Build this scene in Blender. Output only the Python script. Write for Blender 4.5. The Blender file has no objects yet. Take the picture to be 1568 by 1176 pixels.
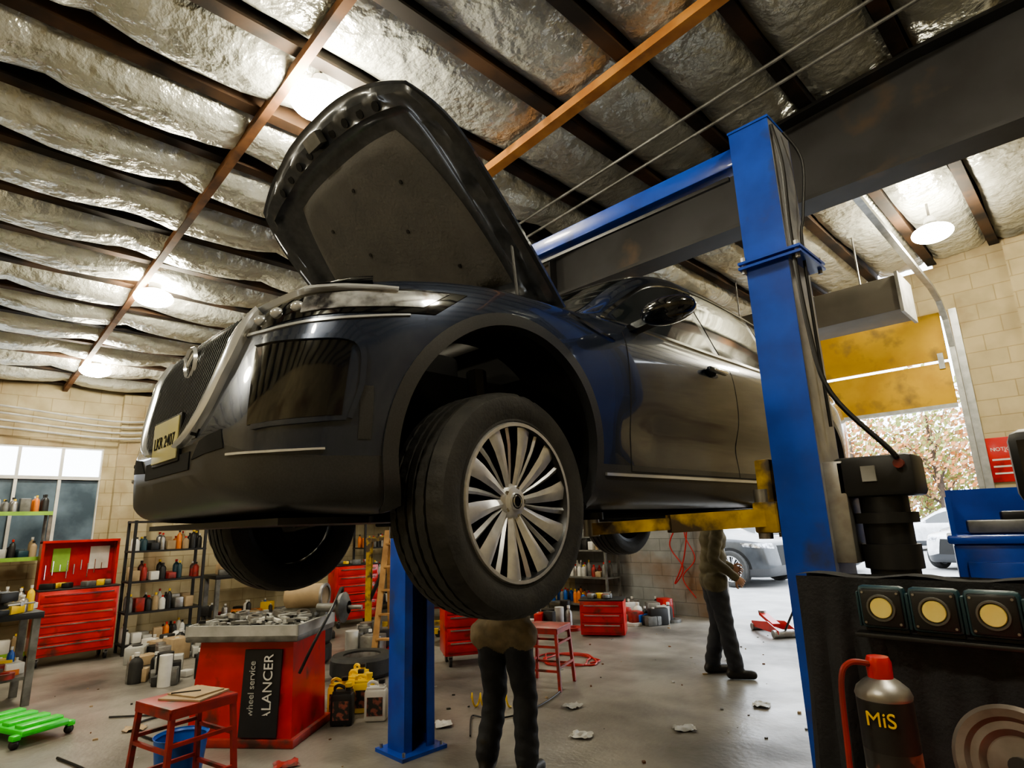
import bpy, bmesh, math, random
import numpy as np
from mathutils import Vector, Matrix
from mathutils.bvhtree import BVHTree
random.seed(7); np.random.seed(7)
R=math.radians
# ---------------------------------------------------------------- materials
def mat(name,c1,c2=None,rough=.5,metal=0,scale=6,detail=5,bump=0,bscale=None,coat=0,emit=0,trans=0,lo=.38,hi=.62,c3=None,scale3=1.2,bdist=.02,spec=.5,lo3=.5,hi3=.65,rvar=0):
    m=bpy.data.materials.new(name); m.use_nodes=True
    nt=m.node_tree; N=nt.nodes; L=nt.links; b=N['Principled BSDF']
    c1=tuple(c1)+(1,)
    b.inputs['Base Color'].default_value=c1
    b.inputs['Roughness'].default_value=rough
    b.inputs['Metallic'].default_value=metal
    b.inputs['Specular IOR Level'].default_value=spec
    b.inputs['Coat Weight'].default_value=coat
    b.inputs['Coat Roughness'].default_value=.05
    b.inputs['Transmission Weight'].default_value=trans
    if emit:
        b.inputs['Emission Color'].default_value=c1; b.inputs['Emission Strength'].default_value=emit
    tc=N.new('ShaderNodeTexCoord')
    if c2 is None: c2=tuple(x*.75 for x in c1[:3])
    c2=tuple(c2)+(1,)
    n=N.new('ShaderNodeTexNoise'); n.inputs['Scale'].default_value=scale; n.inputs['Detail'].default_value=detail
    L.new(tc.outputs['Object'],n.inputs['Vector'])
    mr=N.new('ShaderNodeMapRange'); mr.inputs[1].default_value=lo; mr.inputs[2].default_value=hi
    L.new(n.outputs['Fac'],mr.inputs[0])
    mx=N.new('ShaderNodeMix'); mx.data_type='RGBA'; mx.inputs[6].default_value=c1; mx.inputs[7].default_value=c2
    L.new(mr.outputs[0],mx.inputs[0]); col=mx.outputs[2]
    if c3 is not None:
        n3=N.new('ShaderNodeTexNoise'); n3.inputs['Scale'].default_value=scale3; n3.inputs['Detail'].default_value=6
        L.new(tc.outputs['Object'],n3.inputs['Vector'])
        r3=N.new('ShaderNodeMapRange'); r3.inputs[1].default_value=lo3; r3.inputs[2].default_value=hi3
        L.new(n3.outputs['Fac'],r3.inputs[0])
        m3=N.new('ShaderNodeMix'); m3.data_type='RGBA'; m3.inputs[7].default_value=tuple(c3)+(1,)
        L.new(r3.outputs[0],m3.inputs[0]); L.new(col,m3.inputs[6]); col=m3.outputs[2]
        if rvar:
            rr=N.new('ShaderNodeMapRange'); rr.inputs[3].default_value=rough; rr.inputs[4].default_value=rough+rvar
            L.new(r3.outputs[0],rr.inputs[0]); L.new(rr.outputs[0],b.inputs['Roughness'])
    if not emit: L.new(col,b.inputs['Base Color'])
    if bump:
        nb=N.new('ShaderNodeTexNoise'); nb.inputs['Scale'].default_value=bscale or scale*3; nb.inputs['Detail'].default_value=4
        L.new(tc.outputs['Object'],nb.inputs['Vector'])
        bp=N.new('ShaderNodeBump'); bp.inputs['Strength'].default_value=bump; bp.inputs['Distance'].default_value=bdist
        L.new(nb.outputs['Fac'],bp.inputs['Height']); L.new(bp.outputs[0],b.inputs['Normal'])
    return m
def block_mat(name,c1,c2,mortar,axis,stain=(.2,.11,.05)):
    m=mat(name,c1,c2,rough=.85,scale=3,c3=stain,scale3=.9,lo3=.52,hi3=.74)
    nt=m.node_tree;N=nt.nodes;L=nt.links;b=N['Principled BSDF']
    tc=N.new('ShaderNodeTexCoord');sp=N.new('ShaderNodeSeparateXYZ');cb=N.new('ShaderNodeCombineXYZ')
    L.new(tc.outputs['Object'],sp.inputs[0]);L.new(sp.outputs[axis],cb.inputs[0]);L.new(sp.outputs[2],cb.inputs[1])
    br=N.new('ShaderNodeTexBrick');L.new(cb.outputs[0],br.inputs['Vector'])
    br.inputs['Scale'].default_value=1;br.inputs['Brick Width'].default_value=.4;br.inputs['Row Height'].default_value=.2
    br.inputs['Mortar Size'].default_value=.006;br.inputs['Mortar Smooth'].default_value=.4
    br.inputs['Color1'].default_value=(1,1,1,1);br.inputs['Color2'].default_value=(.90,.90,.90,1);br.inputs['Mortar'].default_value=mortar+(1,)
    old=b.inputs['Base Color'].links[0].from_socket
    mx=N.new('ShaderNodeMix');mx.data_type='RGBA';mx.blend_type='MULTIPLY';mx.inputs[0].default_value=1
    L.new(old,mx.inputs[6]);L.new(br.outputs['Color'],mx.inputs[7]);L.new(mx.outputs[2],b.inputs['Base Color'])
    bp=N.new('ShaderNodeBump');bp.inputs['Strength'].default_value=.5;bp.inputs['Distance'].default_value=.01;bp.invert=True
    L.new(br.outputs['Fac'],bp.inputs['Height']);L.new(bp.outputs[0],b.inputs['Normal'])
    return m
M={}
M['paint']=mat('navy_paint',(.030,.042,.076),(.034,.047,.084),rough=.27,metal=.50,coat=1,scale=300)
M['clad']=mat('cladding_plastic',(.040,.042,.047),rough=.36,scale=200,spec=.6)
M['gloss']=mat('gloss_black',(.008,.009,.012),rough=.07,coat=.8)
M['liner']=mat('liner_black',(.010,.010,.010),rough=.9)
M['chrome']=mat('chrome',(.82,.84,.87),rough=.12,metal=1)
M['satin']=mat('satin_chrome',(.75,.78,.83),(.70,.74,.79),rough=.20,metal=.55,coat=.8)
M['mesh']=mat('grille_mesh',(.10,.105,.115),(.08,.085,.09),rough=.3,metal=.6)
M['glass']=mat('car_glass',(.02,.026,.03),rough=.03,coat=1)
M['lens']=mat('headlight_lens',(.60,.63,.68),(.06,.06,.07),rough=.08,coat=1,metal=.4,scale=14)
M['pad']=mat('hood_pad',(.14,.137,.132),(.115,.113,.110),rough=.85,scale=5,bump=.25,bscale=60)
M['hoodin']=mat('hood_inner',(.075,.082,.096),rough=.32,metal=.3,scale=30,coat=.3)
M['tyre']=mat('tyre_rubber',(.024,.024,.024),(.036,.035,.033),rough=.68,scale=12,bump=.15,bscale=80)
M['alloy']=mat('alloy',(.74,.75,.77),(.66,.67,.69),rough=.32,metal=.75,scale=40)
M['alloyd']=mat('alloy_dark',(.06,.062,.068),rough=.35,metal=.6)
M['steel']=mat('steel',(.42,.42,.41),(.28,.26,.24),rough=.4,metal=.8,scale=10)
M['plate']=mat('plate',(.62,.58,.26),(.58,.55,.32),rough=.4)
M['blue']=mat('lift_blue',(.014,.080,.50),(.010,.055,.37),rough=.35,coat=.3,scale=5,c3=(.03,.05,.15),scale3=4,lo3=.6,hi3=.72)
M['bluew']=mat('worn_steel',(.42,.43,.44),(.25,.26,.30),rough=.4,metal=.5,scale=6)
M['yellow']=mat('lift_yellow',(.55,.36,.03),(.35,.22,.03),rough=.5,scale=9,c3=(.06,.04,.02),scale3=7,lo3=.47,hi3=.60)
M['black']=mat('black_plastic',(.018,.018,.019),rough=.45)
M['cloth']=mat('black_cloth',(.020,.021,.025),(.028,.029,.034),rough=.85,scale=30,bump=.2,bscale=150)
M['red']=mat('red_enamel',(.60,.020,.014),(.46,.015,.012),rough=.32,coat=.3,scale=5,c3=(.12,.02,.015),scale3=6,lo3=.58,hi3=.72)
M['redd']=mat('red_worn',(.38,.033,.028),(.25,.024,.02),rough=.45,scale=9,c3=(.07,.03,.02),scale3=8)
M['grey']=mat('grey_metal',(.22,.22,.21),(.12,.12,.11),rough=.5,metal=.4,scale=9)
M['lgrey']=mat('light_grey',(.5,.5,.48),(.35,.35,.33),rough=.5)
M['white']=mat('white_plastic',(.75,.74,.7),(.62,.61,.57),rough=.45)
M['yel']=mat('yellow_plastic',(.85,.58,.03),(.75,.48,.02),rough=.4)
M['green']=mat('green_plastic',(.05,.75,.06),(.04,.6,.05),rough=.35)
M['lime']=mat('lime_trim',(.3,.55,.08),rough=.4)
M['teal']=mat('teal_plastic',(.02,.06,.08),rough=.4)
M['bluepl']=mat('blue_plastic',(.02,.12,.5),rough=.35)
M['orange']=mat('orange_plastic',(.7,.2,.03),rough=.4)
M['wood']=mat('pine_wood',(.45,.26,.1),(.3,.16,.06),rough=.7,scale=7)
M['card']=mat('cardboard',(.42,.31,.19),(.34,.25,.15),rough=.85,scale=9)
M['led']=mat('led_yellow',(.85,.65,.12),(.9,.8,.3),rough=.35)
M['skin']=mat('skin',(.45,.26,.17),(.4,.22,.14),rough=.55,scale=12)
M['hair']=mat('hair',(.02,.014,.01),rough=.7)
M['jacket']=mat('olive_jacket',(.14,.12,.07),(.09,.077,.045),rough=.85,scale=8,bump=.35,bscale=14)
M['pants']=mat('dark_pants',(.024,.026,.034),(.040,.043,.052),rough=.8,scale=6,bump=.5,bscale=10)
M['shirt']=mat('tan_shirt',(.26,.205,.13),(.15,.12,.08),rough=.85,scale=9,bump=.3,bscale=14)
M['boot']=mat('black_boot',(.02,.018,.016),rough=.45)
M['eye']=mat('eye_white',(.7,.7,.68),rough=.2)
M['rust']=mat('rusty_beam',(.26,.12,.05),(.13,.06,.03),rough=.75,scale=5,c3=(.05,.03,.02),scale3=3)
M['orwood']=mat('orange_wood',(.60,.28,.08),(.44,.18,.05),rough=.65,scale=6,c3=(.20,.09,.03),scale3=4,lo3=.55,hi3=.7)
M['joist']=mat('joist_brown',(.065,.035,.018),(.11,.055,.025),rough=.8,scale=4,c3=(.018,.013,.010),scale3=2,lo3=.40,hi3=.55)
M['girder']=mat('girder_dark',(.060,.060,.062),(.042,.041,.041),rough=.55,metal=.3,scale=2,c3=(.11,.08,.055),scale3=2.5,lo3=.6,hi3=.75)
M['duct']=mat('duct_tan',(.20,.18,.15),(.15,.135,.11),rough=.6,scale=2)
M['galv']=mat('galvanised',(.5,.51,.5),(.38,.39,.38),rough=.4,metal=.6,scale=12)
M['foil']=mat('foil_insulation',(.72,.73,.66),(.56,.57,.51),rough=.30,metal=.42,scale=2.4,bump=1.0,bscale=9,c3=(.30,.25,.17),scale3=1.1,lo3=.60,hi3=.80,bdist=.045)
M['deck']=mat('roof_deck',(.018,.016,.015),rough=.9)
M['door']=mat('ochre_door',(.66,.40,.04),(.54,.31,.03),rough=.7,scale=2.6,c3=(.24,.16,.06),scale3=3.2,lo3=.56,hi3=.72)
M['floor']=mat('concrete_floor',(.33,.31,.275),(.205,.192,.168),rough=.30,scale=1.6,detail=11,c3=(.060,.052,.044),scale3=.85,lo3=.44,hi3=.68,bump=.15,bscale=25,rvar=.25)
M['asphalt']=mat('asphalt',(.36,.36,.36),(.28,.28,.28),rough=.8,scale=2)
M['lamp']=mat('lamp_diffuser',(1,.92,.72),emit=190)
M['cream_y']=block_mat('cream_block_left',(.50,.43,.28),(.40,.34,.21),(.72,.69,.62),1)
M['cream_x']=block_mat('cream_block_back',(.55,.46,.28),(.46,.38,.23),(.75,.71,.63),0)
M['gray_x']=block_mat('gray_block',(.30,.31,.31),(.22,.23,.23),(.6,.6,.6),0)
M['leaf1']=mat('leaf_orange',(.65,.28,.09),(.5,.2,.07),rough=.8)
M['leaf2']=mat('leaf_green',(.25,.33,.10),(.42,.42,.14),rough=.8)
M['leaf3']=mat('leaf_rust',(.55,.34,.18),(.4,.22,.12),rough=.8)
M['bark']=mat('bark',(.12,.09,.07),rough=.9)
M['winlow']=mat('window_blue',(.16,.22,.28),(.07,.10,.13),rough=.2,scale=2)
M['rubber']=mat('cable_black',(.01,.01,.01),rough=.5)
M['hose']=mat('air_hose_red',(.5,.03,.03),rough=.4)
M['label']=mat('label_art',(.03,.03,.03),(.30,.10,.07),rough=.35,scale=22,lo=.5,hi=.6)
M['dish']=mat('dish_brown_steel',(.26,.23,.21),(.16,.13,.11),rough=.4,metal=.6,scale=14)
# ---------------------------------------------------------------- mesh builder
class MB:
    def __init__(s): s.v=[];s.f=[];s.m=[];s.sm=[];s.mats=[]
    def mi(s,k):
        if k not in s.mats: s.mats.append(k)
        return s.mats.index(k)
    def add(s,V,F,k,smooth=False,T=None):
        o=len(s.v)
        for p in V:
            p=Vector(p)
            s.v.append(tuple(T@p) if T is not None else tuple(p))
        i=s.mi(k)
        for f in F: s.f.append([o+a for a in f]); s.m.append(i); s.sm.append(smooth)
    def box(s,c,d,k,rot=None,bev=0,T=None):
        c=Vector(c)
        if bev:
            bm=bmesh.new(); bmesh.ops.create_cube(bm,size=1)
            for v in bm.verts: v.co=Vector((v.co.x*d[0],v.co.y*d[1],v.co.z*d[2]))
            bmesh.ops.bevel(bm,geom=bm.edges[:],offset=min(bev,min(d)*.45),segments=2,affect='EDGES',profile=.5)
            bm.verts.index_update()
            V=[v.co.copy() for v in bm.verts];F=[[v.index for v in f.verts] for f in bm.faces];bm.free()
        else:
            V=[Vector((x*d[0]/2,y*d[1]/2,z*d[2]/2)) for x in(-1,1) for y in(-1,1) for z in(-1,1)]
            F=[(0,1,3,2),(4,6,7,5),(0,4,5,1),(2,3,7,6),(0,2,6,4),(1,5,7,3)]
        if rot is not None:
            Rm=rot if isinstance(rot,Matrix) else Matrix.Rotation(rot,3,'Z')
            V=[Rm@v for v in V]
        V=[v+c for v in V]
        s.add(V,F,k,False,T)
    def beam(s,p1,p2,w,h,k,T=None):
        p1=Vector(p1);p2=Vector(p2);d=p2-p1;L=d.length;x=d.normalized()
        up=Vector((0,0,1)) if abs(x.z)<.95 else Vector((0,1,0))
        y=up.cross(x).normalized();z=x.cross(y)
        Rm=Matrix((x,y,z)).transposed()
        s.box((p1+p2)/2,(L,w,h),k,rot=Rm,T=T)
    def cyl(s,p1,p2,r1,k,r2=None,seg=20,caps=True,T=None,smooth=True):
        p1=Vector(p1);p2=Vector(p2);r2=r1 if r2 is None else r2
        d=(p2-p1).normalized();a=d.orthogonal().normalized();b=d.cross(a)
        V=[];F=[]
        for j,(p,r) in enumerate(((p1,r1),(p2,r2))):
            for i in range(seg):
                t=2*math.pi*i/seg;V.append(p+a*math.cos(t)*r+b*math.sin(t)*r)
        for i in range(seg): F.append((i,(i+1)%seg,seg+(i+1)%seg,seg+i))
        s.add(V,F,k,smooth,T)
        if caps: s.add(V[:seg],[list(range(seg))[::-1]],k,False,T); s.add(V[seg:],[list(range(seg))],k,False,T)
    def tube(s,P,r,k,seg=8,T=None,sub=1):
        P=[Vector(p) for p in P]
        if sub>1:
            Q=[]
            n=len(P)
            for i in range(n-1):
                p0=P[max(i-1,0)];p1=P[i];p2=P[i+1];p3=P[min(i+2,n-1)]
                for j in range(sub):
                    t=j/sub
                    Q.append(.5*((2*p1)+(p2-p0)*t+(2*p0-5*p1+4*p2-p3)*t*t+(3*p1-p0-3*p2+p3)*t**3))
            Q.append(P[-1]);P=Q
        rs=r if isinstance(r,(list,tuple)) else [r]*len(P)
        if len(rs)!=len(P): rs=list(np.interp(np.linspace(0,1,len(P)),np.linspace(0,1,len(rs)),rs))
        V=[];F=[];a=None
        for i,p in enumerate(P):
            d=(P[min(i+1,len(P)-1)]-P[max(i-1,0)]).normalized()
            if a is None: a=d.orthogonal().normalized()
            a=(a-d*a.dot(d)).normalized();b=d.cross(a)
            for j in range(seg):
                t=2*math.pi*j/seg;V.append(p+(a*math.cos(t)+b*math.sin(t))*rs[i])
        for i in range(len(P)-1):
            for j in range(seg): F.append((i*seg+j,i*seg+(j+1)%seg,(i+1)*seg+(j+1)%seg,(i+1)*seg+j))
        F.append(list(range(seg))[::-1]);F.append([(len(P)-1)*seg+j for j in range(seg)])
        s.add(V,F,k,True,T)
    def ball(s,c,r,k,seg=16,rings=10,T=None,rot=None):
        if not isinstance(r,(list,tuple)): r=(r,r,r)
        c=Vector(c);V=[];F=[]
        for i in range(1,rings):
            th=math.pi*i/rings
            for j in range(seg):
                ph=2*math.pi*j/seg
                p=Vector((r[0]*math.sin(th)*math.cos(ph),r[1]*math.sin(th)*math.sin(ph),r[2]*math.cos(th)))
                V.append((rot@p if rot is not None else p)+c)
        t=Vector((0,0,r[2]));t=rot@t if rot is not None else t
        V.append(c+t);V.append(c-t);a=len(V)-2
        for i in range(rings-2):
            for j in range(seg): F.append((i*seg+j,(i+1)*seg+j,(i+1)*seg+(j+1)%seg,i*seg+(j+1)%seg))
        for j in range(seg):
            F.append((a,j,(j+1)%seg));F.append((a+1,(rings-2)*seg+(j+1)%seg,(rings-2)*seg+j))
        s.add(V,F,k,True,T)
    def lathe(s,prof,o,axis,k,seg=48,T=None,close=False,rmod=None):
        o=Vector(o);d=Vector(axis).normalized();a=d.orthogonal().normalized();b=d.cross(a);V=[];F=[]
        n=len(prof)
        for i in range(seg):
            t=2*math.pi*i/seg
            for j,(r,h) in enumerate(prof):
                rr=r+(rmod(i,j) if rmod else 0)
                V.append(o+d*h+(a*math.cos(t)+b*math.sin(t))*rr)
        for i in range(seg):
            for j in range(n-1 if not close else n):
                j2=(j+1)%n
                F.append((i*n+j,i*n+j2,((i+1)%seg)*n+j2,((i+1)%seg)*n+j))
        s.add(V,F,k,True,T)
    def prism(s,P,e,k,T=None,smooth=False):
        P=[Vector(p) for p in P];e=Vector(e);n=len(P)
        V=P+[p+e for p in P]
        F=[list(range(n)),[n+i for i in range(n)][::-1]]+[(i,(i+1)%n,n+(i+1)%n,n+i)[::-1] for i in range(n)]
        s.add(V,F,k,smooth,T)
    def grid(s,A,k,smooth=True,T=None):
        nu=len(A);nv=len(A[0]);V=[p for r in A for p in r]
        F=[(i*nv+j,(i+1)*nv+j,(i+1)*nv+j+1,i*nv+j+1) for i in range(nu-1) for j in range(nv-1)]
        s.add(V,F,k,smooth,T)
    def mesh(s,name,ang=35,recalc=True):
        me=bpy.data.meshes.new(name);me.from_pydata(s.v,[],s.f)
        for k in s.mats: me.materials.append(M[k])
        me.polygons.foreach_set('material_index',s.m)
        me.polygons.foreach_set('use_smooth',s.sm);me.update()
        if recalc:
            bm=bmesh.new();bm.from_mesh(me);bmesh.ops.recalc_face_normals(bm,faces=bm.faces);bm.to_mesh(me);bm.free()
        me.set_sharp_from_angle(angle=R(ang))
        return me
    def obj(s,name,loc=(0,0,0),rz=0,parent=None,ang=35,recalc=True):
        o=bpy.data.objects.new(name,s.mesh(name,ang,recalc));bpy.context.scene.collection.objects.link(o)
        o.location=loc;o.rotation_euler=(0,0,rz)
        if parent: o.parent=parent
        return o
def empty(name,loc=(0,0,0),rz=0):
    e=bpy.data.objects.new(name,None);e.empty_display_size=.1;bpy.context.scene.collection.objects.link(e);e.location=loc;e.rotation_euler=(0,0,rz);return e
def text_into(mb,body,size,k,T,ext=.002):
    cu=bpy.data.curves.new('t','FONT');cu.body=body;cu.size=size;cu.extrude=ext;cu.align_x='CENTER';cu.align_y='CENTER'
    o=bpy.data.objects.new('t',cu);bpy.context.scene.collection.objects.link(o)
    dg=bpy.context.evaluated_depsgraph_get();me=bpy.data.meshes.new_from_object(o.evaluated_get(dg))
    mb.add([v.co.copy() for v in me.vertices],[list(p.vertices) for p in me.polygons],k,False,T)
    bpy.data.objects.remove(o);bpy.data.meshes.remove(me)
# ---------------------------------------------------------------- camera
th=R(13.25);s_,c_=.034,.99942
fw=Vector((-.70711,.70711,0));r0=Vector((.70711,.70711,0));Z=Vector((0,0,1))
F3=fw*math.cos(th)+Z*math.sin(th);U0=-fw*math.sin(th)+Z*math.cos(th)
Rv=r0*c_-U0*s_;Uv=r0*s_+U0*c_
cam=bpy.data.cameras.new('camera');co=bpy.data.objects.new('camera',cam);bpy.context.scene.collection.objects.link(co)
mw=Matrix((Rv,Uv,-F3)).transposed().to_4x4();mw.translation=Vector((0,0,1.55));co.matrix_world=mw
cam.lens=900/1568*36;cam.sensor_width=36;cam.clip_start=.05;cam.clip_end=300
bpy.context.scene.camera=co
# ---------------------------------------------------------------- room
XL,XR,YF,YB=-11.0,4.0,-4.0,9.0
def cz(x): return 4.55+.085*(x+2.5)
mb=MB();mb.box(((XL+XR)/2,(YF+YB)/2,-.05),(XR-XL+.4,YB-YF+.4,.1),'floor');mb.obj('floor')
mb=MB();mb.box((-10,33,-.08),(90,47.6,.1),'asphalt');mb.obj('ground_parking_lot')
WY0,WY1,WZ0,WZ1=-.6,1.93,1.25,2.88
mb=MB();H=5.3
def wl(y0,y1,z0,z1): mb.box((XL-.1,(y0+y1)/2,(z0+z1)/2),(.2,y1-y0,z1-z0),'cream_y')
wl(YF,WY0,0,4.2);wl(WY1,YB+.2,0,4.2);wl(WY0,WY1,0,WZ0);wl(WY0,WY1,WZ1,4.2)
mb.box((XL+.06,2.35,1.88),(.12,.5,3.76),'cream_y')
mb.obj('wall_left')
mb=MB()
for y in np.linspace(WY0,WY1,6): mb.box((XL-.05,y,(WZ0+WZ1)/2),(.06,.04,WZ1-WZ0),'white')
for z in (WZ0,2.42,WZ1): mb.box((XL-.05,(WY0+WY1)/2,z),(.08,WY1-WY0,.05),'white')
mb.box((XL-.07,(WY0+WY1)/2,(WZ0+2.42)/2),(.01,WY1-WY0,2.42-WZ0),'winlow')
mb.obj('window_1')
DX0,DX1,DZ=-4.55,-1.15,4.0
mb=MB()
def wb(x0,x1,z0,z1,k='cream_x'): mb.box(((x0+x1)/2,YB+.1,(z0+z1)/2),(x1-x0,.2,z1-z0),k)
wb(XL,-7.5,0,cz(XL)+.2);wb(-7.5,DX0,0,2.6,'gray_x');wb(-7.5,DX0,2.6,4.4);wb(DX1,XR,0,4.9);wb(DX0,DX1,DZ,4.6)
mb.box((-.25,YB-.08,2.33),(.35,.16,4.66),'cream_x')
mb.obj('wall_back')
mb=MB();mb.box((XR+.1,(YF+YB)/2,2.65),(.2,YB-YF+.4,5.3),'cream_y');mb.obj('wall_right')
mb=MB();mb.box(((XL+XR)/2,YF-.1,2.6),(XR-XL,.2,5.2),'cream_x');mb.obj('wall_front')
mb=MB()
V=[(XL-.3,YF-.3,cz(XL-.3)+.2),(XR+.3,YF-.3,cz(XR+.3)+.2),(XR+.3,YB+.3,cz(XR+.3)+.2),(XL-.3,YB+.3,cz(XL-.3)+.2)]
mb.prism(V,(0,0,.08),'deck');mb.obj('ceiling')
mj=MB();mi=MB();sp=.65
xs=[XL+.1+sp*i for i in range(int((XR-XL)/sp)+1)]
for i,x in enumerate(xs):
    mj.box((x,(YF+YB)/2,cz(x)+.08),(.055,YB-YF-.02,.20),'joist')
    mj.box((x,(YF+YB)/2,cz(x)-.02),(.10,YB-YF-.02,.02),'joist')
    if x+sp>XR: continue
    xc=x+sp/2;left=xc<-3.2
    ny=110;A=[];ph=random.random()*6
    for a in range(ny):
        y=YF+.02+(YB-YF-.04)*a/(ny-1);row=[]
        per=1.25;fr=((y+ (ph if not left else .3*math.sin(i)))%per)/per
        sagy=math.sin(math.pi*fr)**.7
        for b in range(13):
            t=-1+2*b/12
            hw=(.195+.045*sagy if left else .262+.012*sagy)
            zz=cz(xc+t*hw)+.05-(.085+.08*sagy if left else .035+.04*sagy)*(1-t**4)
            zz+=.006*math.sin(17*y+5*t+i)*math.sin(9*t+y*4)+random.uniform(-.002,.002)
            row.append((xc+t*hw+.012*math.sin(y*2.3+i),y,zz))
        A.append(row)
    mi.grid(A,'foil')
mj.obj('ceiling_joists');mi.obj('insulation_batts')
def xbar(name,y,w,h,k,x0=XL+.02,x1=XR-.02,dz=-.075):
    mb=MB();mb.beam((x0,y,cz(x0)+dz),(x1,y,cz(x1)+dz),w,h,k)
    return mb.obj(name)
xbar('roof_strut',1.33,.06,.07,'rust');xbar('roof_strut',3.0,.09,.07,'orwood',x1=1.5)
xbar('roof_strut',-1.2,.07,.07,'rust')
mb=MB()
for y,dz,r in ((3.75,-.10,.013),(3.95,-.13,.013)):
    mb.tube([(-7,y,cz(-7)+dz),(2,y,cz(2)+dz)],r,'grey')
mb.obj('conduit_run')
# tapered steel girder following the roof
mb=MB();gy=4.6;x0,x1=XL+.05,XR-.02
gt=lambda x:min(cz(x)-.06,4.66);gb=lambda x:min(3.87,cz(x)-.34)
G=list(np.linspace(x0,x1,28))
for a,b in zip(G[:-1],G[1:]):
    mb.prism([(a,gy-.015,gb(a)),(b,gy-.015,gb(b)),(b,gy-.015,gt(b)),(a,gy-.015,gt(a))],(0,.03,0),'girder')
    for f in (gt,gb): mb.prism([(a,gy-.13,f(a)-.015),(b,gy-.13,f(b)-.015),(b,gy-.13,f(b)+.015),(a,gy-.13,f(a)+.015)],(0,.26,0),'girder')
for x in np.arange(x0+.5,x1,2.2): mb.box((x,gy,(gt(x)+gb(x))/2),(.02,.24,gt(x)-gb(x)),'girder')
mb.obj('steel_girder')
mb=MB();mb.box((-3.4,7.2,3.75),(4.4,.55,.38),'duct',bev=.01);mb.box((-1.2,7.2,3.75),(.03,.6,.44),'lgrey')
for x in (-5,-3,-1.6): mb.cyl((x,7.2,3.94),(x,7.2,cz(x)),.01,'steel')
mb.obj('ventilation_duct')
mb=MB()
for z0,z1 in ((2.80,3.33),(3.37,3.98)):
    mb.box(((DX0+DX1)/2,YB-.06,(z0+z1)/2),(DX1-DX0-.06,.05,z1-z0),'door',bev=.006)
mb.box(((DX0+DX1)/2,YB-.06,2.78),(DX1-DX0-.06,.06,.05),'galv')
for x in (DX0+.1,DX1-.1): mb.box((x,YB-.095,3.35),(.06,.02,.2),'galv')
mb.obj('door_1')
mb=MB()
for x in (DX0-.02,DX1+.04):
    P=[(x,YB-.10,.0),(x,YB-.10,3.5),(x,YB-.18,3.85),(x,YB-.42,4.05),(x,YB-.8,4.12),(x,5.3,4.2)]
    for a,b in zip(P[:-1],P[1:]): mb.beam(a,b,.06,.05,'galv')
    mb.box((x+(.07 if x>-2 else -.07),YB-.03,2.0),(.08,.05,4.0),'galv')
mb.obj('door_track')
def lamp(x,y,z):
    mb=MB()
    mb.lathe([(.0,.16),(.05,.16),(.06,.08),(.10,.06),(.11,.03)],(0,0,0),(0,0,1),'lgrey',seg=32)
    mb.ball((0,0,-.02),(.185,.185,.085),'lamp',seg=28,rings=14)
    mb.cyl((0,0,.15),(0,0,cz(x)+.08-z),.012,'steel',seg=8)
    mb.obj('bay_or_fill_lamp',(x,y,z))
for p in ((-3.2,1.5,4.30),(-6.75,1.45,4.0),(-9.5,1.45,3.78),(-.85,7.1,4.35),(.8,1.4,4.6),(-5.5,-1.8,4.1),(-1,-2,4.45),(-6.5,6.9,3.95),(1.9,5.4,4.6)): lamp(*p)  # lamps near the camera and at far right are unseen, added as fill
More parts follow.
